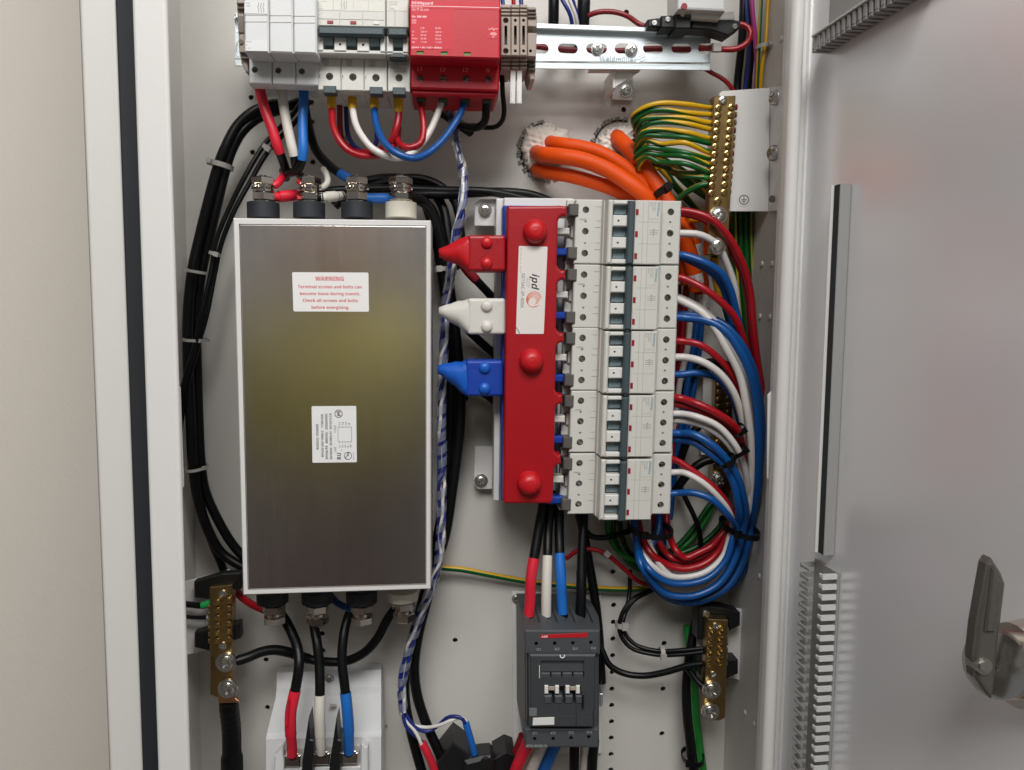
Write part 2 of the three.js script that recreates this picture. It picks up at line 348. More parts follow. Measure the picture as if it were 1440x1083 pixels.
for (const L of CEIL_LAMPS) {
  const t = thing('ceiling_lamp', L.label, 'ceiling lamp', V(...L.at), 'ceiling light panels'), q = new THREE.Quaternion(), m4 = new THREE.Matrix4().lookAt(V(...L.at), V(...L.aim), V(0, 1, 0));
  q.setFromRotationMatrix(m4);                                   // -z looks at the cabinet
  const put = (g) => g.applyQuaternion(q).translate(...L.at);
  part(t, 'housing', put(new THREE.BoxGeometry(L.size[0] + 0.06, L.size[1] + 0.06, 0.05).translate(0, 0, 0.035)), M.bracket);
  part(t, 'diffuser', put(new THREE.PlaneGeometry(L.size[0], L.size[1]).rotateY(Math.PI).translate(0, 0, -0.001)), mat('lamp diffuser', '#f4f2ee', 0.6, 0, { emissive: new THREE.Color(...L.tint), emissiveIntensity: L.power * 0.5, side: THREE.DoubleSide }));
  const l = new THREE.RectAreaLight(new THREE.Color(...L.tint), L.power, L.size[0], L.size[1]);
  l.position.set(...L.at).add(V(0, 0, -0.006).applyQuaternion(q)); l.lookAt(...L.aim); scene.add(l);
}
{ // a person in a high-visibility vest holding a phone, standing before the cabinet
  const t = thing('person', 'person in a yellow high-visibility vest and dark trousers photographing the cabinet', 'person', V(-0.24, -1.43, 1.22));
  const field = (bones, lo, n, cell, k = 0.03) => {
    const mc = new MarchingCubes(n, new THREE.MeshBasicMaterial(), false, false, 400000); mc.isolation = 0;
    const half = n / 2;
    const seg = bones.map(([a, b, r0, r1, sx = 1]) => ({ a: V(a[0], a[1] - 0.06, a[2]), b: V(b[0], b[1] - 0.06, b[2]), r0, r1, sx }));
    for (let z = 0; z < n; z++) for (let y = 0; y < n; y++) for (let x = 0; x < n; x++) {
      const p = V(lo[0] + x * cell, lo[1] + y * cell, lo[2] + z * cell); let d = 1;
      for (const s of seg) { const ab = s.b.clone().sub(s.a), ap = p.clone().sub(s.a); const u = Math.max(0, Math.min(1, ap.dot(ab) / ab.lengthSq())); const v = ap.addScaledVector(ab, -u); v.x /= s.sx; const e = v.length() - (s.r0 + (s.r1 - s.r0) * u); const h = Math.max(0, Math.min(1, 0.5 + 0.5 * (d - e) / k)); d = d * (1 - h) + e * h - k * h * (1 - h); }
      mc.field[z * n * n + y * n + x] = -d;
    }
    mc.update();
    const c = mc.count, g = new THREE.BufferGeometry(), pos = mc.positionArray.slice(0, c * 3), nor = mc.normalArray.slice(0, c * 3);
    for (let i = 0; i < c; i++) { pos[3 * i] = lo[0] + (pos[3 * i] + 1) * half * cell; pos[3 * i + 1] = lo[1] + (pos[3 * i + 1] + 1) * half * cell; pos[3 * i + 2] = lo[2] + (pos[3 * i + 2] + 1) * half * cell; }
    g.setAttribute('position', new THREE.BufferAttribute(pos, 3)); g.setAttribute('normal', new THREE.BufferAttribute(nor, 3)); g.setAttribute('uv', new THREE.BufferAttribute(new Float32Array(c * 2), 2));
    return g;
  };
  const bx = -0.24, bz = 1.22;
  const torso = [[[bx, -0.17, bz], [bx, -0.1, bz], 0.13, 0.14, 1.6], [[bx - 0.13, -0.03, bz], [bx + 0.13, -0.03, bz], 0.075, 0.075], [[bx, -0.1, bz], [bx, -0.02, bz], 0.12, 0.09, 1.4]];
  const arms = [[[bx + 0.23, -0.05, bz], [bx + 0.32, -0.28, bz - 0.12], 0.055, 0.045], [[bx + 0.32, -0.28, bz - 0.12], [0.09, -0.06, bz - 0.36], 0.043, 0.03], [[bx - 0.24, -0.05, bz], [bx - 0.3, -0.32, bz - 0.02], 0.055, 0.045], [[bx - 0.3, -0.32, bz - 0.02], [bx - 0.29, -0.56, bz - 0.07], 0.043, 0.03]];
  const legs = [[[bx - 0.09, -0.42, bz], [bx - 0.1, -0.92, bz], 0.095, 0.06], [[bx - 0.1, -0.92, bz], [bx - 0.1, -1.32, bz + 0.02], 0.06, 0.042], [[bx + 0.09, -0.42, bz], [bx + 0.1, -0.92, bz], 0.095, 0.06], [[bx + 0.1, -0.92, bz], [bx + 0.1, -1.32, bz + 0.02], 0.06, 0.042]];
  const headB = [[[bx, 0.02, bz], [bx, 0.12, bz - 0.01], 0.055, 0.055], [[bx, 0.17, bz - 0.02], [bx, 0.24, bz - 0.01], 0.078, 0.085]];
  const hands = [[[0.09, -0.06, bz - 0.36], [0.09, 0.0, bz - 0.4], 0.03, 0.028], [[bx - 0.29, -0.56, bz - 0.07], [bx - 0.29, -0.68, bz - 0.09], 0.03, 0.022]];
  const hips = [[[bx, -0.32, bz], [bx, -0.38, bz], 0.115, 0.115, 1.5]];
  const feet = [[[bx - 0.1, -1.31, bz + 0.02], [bx - 0.11, -1.32, bz - 0.16], 0.045, 0.035], [[bx + 0.1, -1.31, bz + 0.02], [bx + 0.11, -1.32, bz - 0.16], 0.045, 0.035]];
  part(t, 'body', field([...torso, ...arms, ...headB, ...hands, ...hips, ...legs, ...feet], [bx - 1, -1.5, 0.3], 64, 0.033), mat('skin', '#a87c63', 0.6));
  const fat = (b, d) => b.map(([p, q, r0, r1, s]) => [p, q, r0 + d, r1 + d, s]);
  part(t, 'trousers', field(fat([...hips, ...legs], 0.02), [bx - 0.8, -1.5, 0.5], 50, 0.034), mat('dark trousers', '#665e60', 0.85));
  part(t, 'shirt', field(fat(arms.slice(0, 4).map((b, i) => i % 2 ? [b[0], b[1].map((v, k) => b[0][k] + (v - b[0][k]) * 0.8), b[2], b[3]] : b), 0.015), [bx - 0.7, -0.75, 0.55], 48, 0.03), mat('navy shirt', '#20263a', 0.85));
  part(t, 'vest', field(fat(torso, 0.02), [bx - 0.7, -0.75, 0.55], 48, 0.03), mat('high-visibility yellow', '#a09a36', 0.75));
  part(t, 'hair', field([[[bx, 0.24, bz + 0.0], [bx, 0.26, bz + 0.01], 0.088, 0.088]], [bx - 0.3, 0.2, bz - 0.3], 32, 0.0188), mat('dark hair', '#241a14', 0.8));
}

// ---------------------------------------------------------------- the cabinet
const cab = thing('electrical_cabinet', 'open white steel electrical cabinet with perforated back panel holding all the switchgear', 'cabinet', V(0, -0.5, 0));
const HOLES = [[862, 804], [863, 851], [862.5, 875], [862, 898.5], [861.5, 922], [861, 945.5], [860.5, 969], [860.3, 992], [860, 1015], [859.6, 1038], [859.3, 1061], [859, 1083], [934, 905], [932.5, 969], [931, 1032], [935, 841], [374, 928], [376, 995], [453, 891], [454, 915], [353, 137], [438, 144], [438.6, 171.5], [355, 214], [439.3, 200], [440, 228], [877, 154], [881, 17], [866, 760], [690, 1075], [640, 900.5], [352, 84], [430, 1075], [655, 560], [560, 200], [545, 140]];
const LX = X(267, 0), RX = X(1036, 0);
{
  const hp = HOLES.map(([x, y]) => [x, y, 3.6]);
  const s = new THREE.Shape([[LX, Y0], [RX, Y0], [RX, Y1], [LX, Y1]].map((p) => new THREE.Vector2(...p)));
  for (const [x, y, r] of [...hp, [763, 214, 33], [872, 206, 28]]) { const p = P(x, y, 0), q = r * PS(x, y, 0), h = new THREE.Path(); h.absellipse(p.x, p.y, q, q, 0, Math.PI * 2, true); s.holes.push(h); }
  part(cab, 'mounting_panel', new THREE.ExtrudeGeometry(s, { depth: 0.002, bevelEnabled: false, curveSegments: 10 }).translate(0, 0, -0.002), M.panel);
  part(cab, 'back_sheet', new THREE.BoxGeometry(RX - LX + 0.01, Y1 - Y0, 0.002).translate((LX + RX) / 2, (Y0 + Y1) / 2, -0.018), M.panel);
}
const lipL0 = X(203, 0.165), lipL1 = X(250, 0.165), lipR0 = X(1094, 0.165), lipR1 = X(1112, 0.165), flA0 = X(145, 0.10), flA1 = X(163, 0.10), flB1 = X(183, 0.14);
part(cab, 'side_wall', yBar(LX - 0.003, LX, -0.02, 0.124, 0.0004), M.panel);
part(cab, 'side_wall', yBar(RX, RX + 0.003, -0.02, 0.152, 0.0004), M.panel);
part(cab, 'lip', [yBar(lipL0, lipL1, 0.1595, 0.165, 0.0027), yBar(lipL0 + 0.0005, lipL0 + 0.003, 0.1392, 0.1592, 0.0004), yBar(LX - 0.012, lipL0 + 0.006, 0.125, 0.139, 0.0006)], M.lip);
part(cab, 'lip', [yBar(lipR0, lipR1, 0.151, 0.167, 0.0065, Y0, Y1, 8), yBar(lipR1 - 0.006, RX + 0.002, 0.14, 0.15, 0.0005)], M.lip);
part(cab, 'hinge_tab', prism([[1084, 551], [1090, 551], [1090, 678], [1082, 678], [1079, 672], [1080, 556]], 0.1505, 0.1485, 0.0004), M.lip);
part(cab, 'hinge_tab', prism([[249, 541], [253, 545], [258, 684], [254, 692], [249, 692]], 0.1505, 0.1485, 0.0004), M.lip);
{ // outermost fold leans back towards the wall, shaped so that it turns darker
  const s = new THREE.Shape([[X(145, 0.115), -0.115], [flA1 - 0.0003, -0.1385], [flA1 - 0.0003, 0.055], [X(145, 0.115), 0.055]].map((q) => new THREE.Vector2(...q)));
  const g = new THREE.ExtrudeGeometry(s, { depth: Y1 - Y0, bevelEnabled: false }); g.rotateX(-Math.PI / 2); part(cab, 'outer_flange', g.translate(0, Y0, 0), M.paint);
}
part(cab, 'outer_flange', yBar(flA1, flB1, -0.05, 0.14, 0.003), M.paint);
part(cab, 'door_seal', yBar(flB1, lipL0 - 0.0005, 0.1394, 0.1435, 0.002), M.seal);
for (const y of [633, 667]) part(cab, 'rivet', domeZ(157, y, 0.129, 6, 0.002), M.paint);
// light through holes in the right side wall, put in as pale discs
const wallPt = (px, py) => { const a = P(px, py, 0), d = a.clone().sub(camera.position); const k = (RX - 0.0002 - camera.position.x) / d.x; return camera.position.clone().addScaledVector(d, k); };
for (const [x, y] of [[1072, 371], [1086, 371], [1069, 445], [1083, 446], [1068, 810], [1048, 1002], [1061, 1018], [1084, 64], [1099, 55]]) { const p = wallPt(x, y); part(cab, 'lit_hole', rod(p, p.clone().add(V(-0.0012, 0, 0)), 0.0026, 0.0022, 12), M.lip); }

// ---------------------------------------------------------------- the door: hinged at the right lip, standing open towards the camera
const HG = V(X(1117, 0.15), 0, 0.15), DA = 3.5 * Math.PI / 180, DE = V(Math.sin(DA), 0, Math.cos(DA)), DN = V(-Math.cos(DA), 0, Math.sin(DA));
// point on (or off mm in front of) the door that the photograph shows at (px, py)
function PD(px, py, off = 0) { const d = P(px, py, 0).sub(camera.position), o = HG.clone().addScaledVector(DN, off); const k = o.sub(camera.position).dot(DN) / d.dot(DN); return camera.position.clone().addScaledVector(d, k); }
const dl = (p) => p.clone().sub(HG).dot(DE);                                          // distance from the hinge along the door
function doorBox(l0, l1, y0, y1, o0, o1, r = 0.0004) {                                // a box fixed to the door
  const s = new THREE.Shape([[l0, y0], [l1, y0], [l1, y1], [l0, y1]].map((p) => new THREE.Vector2(...p))), b = Math.min(r, (o1 - o0) / 2.2);
  const g = new THREE.ExtrudeGeometry(s, { depth: o1 - o0 - 2 * b, bevelEnabled: true, bevelThickness: b, bevelSize: b, bevelOffset: -b, bevelSegments: 1 }).translate(0, 0, o0 + b);
  return g.applyMatrix4(new THREE.Matrix4().makeBasis(DE, V(0, 1, 0), DN)).translate(HG.x, HG.y, HG.z);
}
const dbox = doorBox;
const door = part(cab, 'door', dbox(0, 0.55, Y0, Y1, -0.0025, 0), M.doorPaint);
part(cab, 'door_return', dbox(-0.004, 0.004, Y0, Y1, -0.02, 0.0015), M.doorPaint);
{ // latch: black tongue on a bright cam
  const z = PD(1400, 880, 0.03).z;
  part(door, 'latch_tongue', [prism([[1391, 795], [1397, 786], [1410, 806], [1416, 822], [1406, 905], [1401, 960], [1396, 985], [1386, 975], [1373, 955], [1371, 925], [1376, 880]], z + 0.003, z - 0.006, 0.0022, [], 8, 3), prism([[1397, 800], [1408, 818], [1400, 890], [1386, 890]], z + 0.0045, z, 0.001)], mat('worn dark zinc', [0.16, 0.152, 0.137], 0.42, 0.7, { roughnessMap: mottled }));
  part(door, 'latch_bolt', [cylZ(1385, 938, z + 0.0042, z - 0.004, 11, 12, 20), facet(cylZ(1385, 938, z + 0.0056, z - 0.002, 7, 7, 6))], mat('worn grey zinc', [0.34, 0.33, 0.31], 0.4, 0.9));
  const a = P(1399, 935, z - 0.005), b = PD(1440, 935, 0);
  part(door, 'latch_cam', [rod(a, b, 0.016, 0.017, 28), prism([[1398, 925], [1420, 905], [1440, 912], [1440, 985], [1412, 985], [1392, 970]], z - 0.006, z - 0.012, 0.002)], M.steel);
  part(door, 'latch_body', rod(P(1424, 935, z - 0.004), PD(1470, 935, 0), 0.02, 0.023, 28), M.nickel);
}
{ // slotted duct low on the door, and the smooth covered run above it
  const l1 = dl(PD(1181, 830)), l0 = dl(PD(1148, 800)), o = 0.0135, top = PD(1178, 803).y, y0 = -0.62;
  const t = thing('cable_duct', 'grey slotted cable duct with open fingers low on the door', 'cable duct', PD(1165, 820));
  const w = l1 - l0;
  part(t, 'base', dbox(l0, l1, y0, top, 0.0003, 0.002), M.duct);
  const pitch = 0.0076, fing = new Map();
  for (let y = top - 0.001, i = 0; y > y0 + 0.01; y -= pitch, i++) {
    const h = pitch * 0.5;
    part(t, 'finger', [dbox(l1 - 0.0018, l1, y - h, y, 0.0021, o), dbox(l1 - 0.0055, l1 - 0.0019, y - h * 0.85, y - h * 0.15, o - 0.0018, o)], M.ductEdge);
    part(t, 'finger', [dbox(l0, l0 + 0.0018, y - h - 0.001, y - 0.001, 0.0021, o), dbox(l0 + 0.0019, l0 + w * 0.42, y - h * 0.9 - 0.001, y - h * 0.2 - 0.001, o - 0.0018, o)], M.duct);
  }
  const c = thing('duct_cover', 'smooth grey strip standing upright on the door above the slotted duct', 'trim strip', PD(1170, 700));
  const u1 = dl(PD(1187, 500)), yt = PD(1187, 262).y, yb = PD(1187, 788).y;
  part(c, 'front', dbox(u1 - 0.0012, u1, yb, yt, 0.0003, 0.0085), M.duct);
  part(c, 'shade_strip', dbox(u1 - 0.0078, u1 - 0.0013, yb, yt, 0.0003, 0.0088), M.seal);  // black strip put in for the shade inside the channel
  part(c, 'rim', dbox(u1 - 0.0092, u1 - 0.0079, yb, yt, 0.0003, 0.0108), M.lip);
  const d = thing('cable_duct', 'grey ribbed cable duct lying level across the top of the door', 'cable duct', PD(1200, 40));
  const a0 = dl(PD(1166, 76)), a1 = dl(PD(1330, -40)), yy = PD(1166, 76).y;
  part(d, 'base', dbox(a0, a1, yy, yy + 0.045, 0.0003, 0.0015), M.duct);
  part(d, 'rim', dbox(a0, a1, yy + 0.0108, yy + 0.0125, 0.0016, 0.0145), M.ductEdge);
  for (let l = a0; l < a1 - 0.004; l += 0.0064) part(d, 'finger', [dbox(l, l + 0.0036, yy, yy + 0.0018, 0.0016, 0.0135), dbox(l, l + 0.0036, yy + 0.0019, yy + 0.0106, 0.0118, 0.0135)], M.duct);
}
// ---------------------------------------------------------------- top DIN rail and what stands on it
const ZR = 0.055;
{
  const t = thing('din_rail', 'zinc plated slotted mounting rail across the top of the panel', 'mounting rail', [880, 66, ZR]);
  const sl = (x0, x1) => rrect(x0, 60.5, x1, 75.5, 7.4, 5, 0.02);
  part(t, 'web', prism([[330, 22], [1000, 46], [998, 88], [330, 82]], ZR - 0.0065, ZR - 0.0078, 0.0002, [sl(735, 772), sl(784, 813), sl(824, 854), sl(864, 896), sl(904, 933), sl(944, 973), [[984, 61], [999, 60], [999, 76], [984, 76], [981, 68]]], 6), M.rail);
  part(t, 'flange', [prism([[330, 17], [1001, 41.5], [1001, 48], [330, 25]], ZR, ZR - 0.0012, 0.0005, [], 6, 2), prism([[330, 23], [1001, 46.5], [1001, 49], [330, 25.6]], ZR - 0.0008, ZR - 0.0078, 0.0003)], M.rail);
  part(t, 'flange', [prism([[330, 86], [999, 93], [999, 99], [330, 93]], ZR, ZR - 0.0012, 0.0005, [], 6, 2), prism([[330, 84], [999, 90.5], [999, 93], [330, 87]], ZR - 0.0008, ZR - 0.0078, 0.0003)], M.rail);
  const font = await new FontLoader().loadAsync('fonts/droid/droid_sans_bold.typeface.json');
  const g = new TextGeometry('Weidmüller', { font, size: 0.0042, depth: 0.0009, curveSegments: 3 }); const p = P(843, 85.5, ZR - 0.0066), s = PS(843, 85, ZR);
  g.computeBoundingBox(); const k = 52 * s / (g.boundingBox.max.x - g.boundingBox.min.x); g.scale(k, k * 0.95, 1); g.rotateZ(-0.02); g.translate(p.x, p.y, p.z);
  part(t, 'embossed_name', g, mat('zinc with painted shade', [0.4, 0.43, 0.45], 0.4, 1));  // letters darker than the rail: shade of the embossing painted in
  part(t, 'embossed_mark', [[896, 84, 907, 79], [896, 88, 907, 83], [897, 80, 902, 77.5]].map(([a, b, c, d]) => rod(P(a, b, ZR - 0.0064), P(c, d, ZR - 0.0064), 0.0006, 0.0006, 6)), M.rail);
  for (const [x, y, r] of [[840, 68, 0.4], [888, 70, 1.1]]) { part(t, 'washer', washer(x, y, ZR - 0.0064, 9), M.steel); part(t, 'screw', head('cross', x, y, ZR - 0.0052, 7.5, r), M.steel); }
  const b = thing('rail_bracket', 'small white folded bracket with one screw under the mounting rail', 'bracket', [876, 125, 0.01]);
  part(b, 'foot', prism([[861, 104], [890, 104], [890, 141], [861, 140]], 0.0065, 0.0045, 0.0004), M.bracket);
  part(b, 'gusset', prism([[864, 99], [900, 100], [886, 110], [864, 123]], 0.045, 0.0435, 0.0004), M.bracket);
  part(b, 'post', box(862, 96, 866, 124, 0.046, 0.006), M.bracket);
  part(b, 'arm', box(828, 97.5, 900, 100, 0.047, 0.04), M.bracket);
  part(b, 'washer', washer(880, 127, 0.0066, 9), M.steel); part(b, 'screw', head('cross', 880, 127, 0.0078, 7, 0.8), M.steel);
}
// three-pole isolator
{
  const t = thing('isolator', 'white three-pole isolator with smooth blank front at the left of the top rail', 'isolator', [396, 60, 0.125]);
  const poles = [[342.5, 377, 0], [377.6, 411.2, 0.8], [411.6, 444.6, 1.6]], lows = [[350, 381.6, 0], [382.6, 415, 1.2], [415.8, 448, 2.4]];
  part(t, 'body', [box(350, -62, 448, 118, 0.086, 0.05)], M.iso);
  poles.forEach(([a, b, d], i) => {
    const [c, e, f] = lows[i];
    part(t, 'front_cover', prism([[a + 0.2, -8 + d], [b, -7.5 + d], [b + 1, 74.2 + d], [a + 1.4, 73 + d]], 0.127, 0.088, 0.0012), M.iso);
    for (const y of [20.4, 30]) part(t, 'seam', box(a + 1.2, y + d, b - 1.4, y + d + 0.9, 0.1273, 0.1264, 0.0001), M.mcbSide);
    part(t, 'terminal_housing', [prism([[c, 74 + f], [e, 74.6 + f], [e + 0.4, 118 + f], [c + 0.4, 117 + f]], 0.104, 0.088, 0.0008, [[(c + e) / 2 - 7.6, 98 + f, 5.8]], 14), prism([[c + 0.4, 100 + f], [e, 100.6 + f], [e, 119 + f], [c + 0.4, 118 + f]], 0.0875, 0.05, 0.0008)], M.iso);
    part(t, 'terminal_screw', head('cross2', (c + e) / 2 - 7.6, 98 + f, 0.0935, 5.2, i), M.steel);
  });
  const L = '#d6d7d7';
  printOn(t, 'printed_legend', [[343.8, 1.5], [376, 2], [376.2, 19.6], [344, 19]], 0.1272, 160, 90, L, (x) => { write(x, '125A', 4, 20, 15, '#555'); write(x, '~400V', 4, 40, 14, '#666'); x.strokeStyle = '#444'; x.lineWidth = 3; for (const c of [98, 116, 134]) { x.beginPath(); x.moveTo(c, 10); x.lineTo(c, 36); x.moveTo(c - 9, 34); x.lineTo(c, 56); x.lineTo(c, 82); x.stroke(); } }, { th: 0.0001 });
  printOn(t, 'printed_legend', [[345, 56], [376, 56.5], [376.4, 72], [345.3, 71.5]], 0.1272, 160, 80, L, (x) => { write(x, 'HA 08', 4, 18, 15, '#666'); write(x, 'II', 4, 42, 15, '#666'); write(x, '1 2/3', 4, 66, 15, '#777'); }, { th: 0.0001 });
}
// rail end clamp left of the isolator
{
  const t = thing('end_clamp', 'beige rail end clamp left of the isolator', 'end clamp', [338, 50, 0.08]);
  part(t, 'body', [prism([[332, -4], [342, -4], [346, 70], [348, 92], [349, 101], [345, 101], [339, 88], [336, 72], [334, 30]], 0.1, 0.05, 0.001)], M.beige);
  for (const [y, d] of [[3, 0], [10, 0.3], [72, 4], [80, 6]]) part(t, 'rib', box(333 + d, y, 345 + d, y + 2.4, 0.1035, 0.099), M.beigeDark);
  part(t, 'slot', box(335, 22, 343, 46, 0.1012, 0.0995, 0.0002), M.beigeDark); part(t, 'hole', cylZ(338.5, 58.5, 0.1012, 0.0995, 3.4), M.beigeDark);  // slot and hole are darker patches, their shade put into the colour
  part(t, 'clip', [tube(curve([[331, 20, 0.1], [329.5, 26, 0.102], [332, 31, 0.1], [332, 45, 0.1], [335, 46, 0.1], [335.4, 30, 0.1]]), 0.0006), tube(curve([[333, 60, 0.1], [332, 75, 0.1], [335, 80, 0.1]]), 0.0006)], M.rail);
}
// three-pole and single-pole breakers beside the isolator
function topBreaker(name, label, poles, x0, x1, yo, o) {
  const t = thing(name, label, 'circuit breaker', [(x0 + x1) / 2, 60, 0.12]), w = (x1 - x0) / poles, s = 0.022;
  const Y = (x, y) => y + (x - 445) * s;
  const q = (a, b, c, d, zf, zb, bev, h, m) => prism([[a, Y(a, b)], [c, Y(c, b)], [c, Y(c, d)], [a, Y(a, d)]], zf, zb, bev, h, m);
  part(t, 'body', [q(x0, -62, x1, 118, 0.086, 0.05), q(x0, -10, x1 - 0.5, 36, 0.116, 0.087, 0.0006), q(x0, 69, x1 - 0.5, 75, 0.116, 0.087, 0.0008), q(x0, 36.2, x1 - 0.5, 68.8, 0.1, 0.087, 0.0003)], M.mcb);
  const lx = x0 + 2;
  for (let i = 0; i < poles; i++) {
    const a = lx + i * w * 1.0, c = a + w - 0.5, hx = a + w * 0.5 + (i === 0 ? 0 : 0.4), hy = 107 + i * 0.2;
    part(t, 'terminal_housing', [q(a, 75.5, c, 126.5, 0.104, 0.087, 0.0007, [[hx, Y(hx, hy), 6.5]], 14), q(a, 127, c, 131, 0.096, 0.05, 0.0006)], M.mcb);
    part(t, 'terminal_screw', head('cross2', hx, Y(hx, hy), 0.094, 6.2, 0.3 + i * 0.9), M.steel);
    if (o.gates.includes(i)) part(t, 'terminal_gate', q(hx - 9, 120, hx + 9, 130.5, 0.1065, 0.096, 0.0005), M.handle);
    part(t, 'label_slot', q(hx - 9, 83, hx - 1, 92, 0.1046, 0.1038, 0.0002), M.mcbSide);
  }
  const n = poles + 1;
  for (let i = 0; i < n; i++) { // white tabs between the toggles
    const cx = x0 + i * w + (poles === 1 ? (i ? 0 : 1) : 0.6), a = Math.max(x0 + 0.4, cx - 8.5), c = Math.min(x1 - 0.8, cx + 8.5), hx = Math.max(a + 1, Math.min(c - 1, cx));
    if (i > 0 || poles > 1 || true) part(t, 'toggle_tab', q(a, 49, c, 71, 0.117, 0.1005, 0.0006, c - a > 14 ? [[hx, Y(hx, 61.5), 3]] : [], 8), M.mcbTab);
    if (c - a > 14) part(t, 'stud', cylZ(hx, Y(hx, 62), 0.112, 0.1005, 2.8, 2.8, 10), M.nickel);
  }
  part(t, 'handle_bar', q(x0 + 2, 36.6, x1 - 2.5, 48, 0.124, 0.1005, 0.0012), M.handle);
  for (let i = 0; i < poles; i++) {
    const cx = x0 + (i + 0.5) * w + (poles > 1 ? 0.6 : 0.5), r = PS(cx, 60, 0.11), a = P(cx - 7, Y(cx, 55.5), 0.1125), b = P(cx + 7, Y(cx, 55.5), 0.1125);
    part(t, 'toggle', [rod(a, b, 8.5 * r, 8.5 * r, 20), q(cx - 7, 58, cx + 7, 70, 0.108, 0.1)], M.toggle);
  }
  return { t, Y, q };
}
{
  const { t, q, Y } = topBreaker('circuit_breaker', 'white three-pole breaker with grey tie-bar handle right of the isolator', 3, 445.2, 542.5, 0, { gates: [0, 2] });
  for (const [x, m] of [[464, M.flag], [496.5, M.flag], [529, M.label]]) part(t, 'flag', q(x - 4, 28.2, x + 4.4, 32.6, 0.1166, 0.1155, 0.0002), m);
  printOn(t, 'printed_legend', [[446.5, 0], [540.5, 2], [540.8, 16.5], [446.8, 14.5]], 0.1161, 480, 74, '#d3d1c8', (x) => {
    for (let i = 0; i < 4; i++) write(x, ['5SY4 363-7', 'C63', '400V~', '10000'][i], 6, 14 + i * 17, 13, '#8a877f'); x.strokeStyle = '#98958d'; x.lineWidth = 1.5; x.strokeRect(2, -5, 108, 74); x.strokeRect(112, -5, 80, 74); x.strokeRect(256, -5, 108, 74);
    x.strokeStyle = '#77746d'; x.lineWidth = 3; for (const c of [172, 190, 208]) { x.beginPath(); x.moveTo(c, 2); x.lineTo(c, 26); x.moveTo(c - 7, 24); x.lineTo(c, 40); x.lineTo(c, 62); x.stroke(); } }, { th: 0.00008 });
  for (const g of [477.3, 509.8].map((x) => q(x, 16, x + 0.7, 36, 0.1163, 0.1155, 0.0001)).concat([[447, 17, 476], [478.5, 17, 509], [511, 17, 540]].map(([a, y, b]) => q(a, 25.6, b, 26.3, 0.1163, 0.1155, 0.0001)))) part(t, 'seam', g, M.mcbSide);
  for (const [i, x] of [[0, 449], [1, 481.5], [2, 513.5]]) printOn(t, 'printed_mark', [[x - 1.5, Y(x, 104)], [x + 1.8, Y(x, 104)], [x + 1.8, Y(x, 109)], [x - 1.5, Y(x, 109)]], 0.1042, 32, 48, '#cbcac3', (c) => write(c, String(2 * i + 2), 4, 40, 44, '#3a3835', 'sans-serif', 'bold'), { th: 0.00008 });
}
{
  const { t, q } = topBreaker('circuit_breaker', 'narrow white single-pole breaker showing a red switch against the red arrester', 1, 543.2, 575, 0, { gates: [0] });
  const a = P(551.6, 57, 0.1072), k = PS(560, 57, 0.11);
  printOn(t, 'switch_window', [[552, 52.5], [567, 53], [567, 60.5], [552, 60]], 0.1152, 120, 60, '#c01c30', (x) => write(x, '1 ON', 16, 46, 44, '#f2dede', 'sans-serif', 'bold'), { th: 0.0004 });
  part(t, 'toggle_skirt', prism([[553.5, 73.5], [565, 73.7], [571, 80.5], [547, 80]], 0.1185, 0.106, 0.0006), M.handle);
  for (const g of [q(555, 10, 555.7, 36, 0.1163, 0.1155, 0.0001), q(545, 88, 573, 88.6, 0.1044, 0.1036, 0.0001), q(549, 93.5, 568, 94.2, 0.1044, 0.1036, 0.0001)]) part(t, 'seam', g, M.mcbSide);
  printOn(t, 'printed_legend', [[545, 1], [573, 1.6], [573, 15.6], [545, 15]], 0.1161, 150, 74, '#d3d1c8', (x) => { ['5SY4 102-7', '230/400V', 'C2', '10000'].forEach((s, i) => write(x, s, 10, 14 + i * 17, 15, '#6b6963')); }, { th: 0.00008 });
}
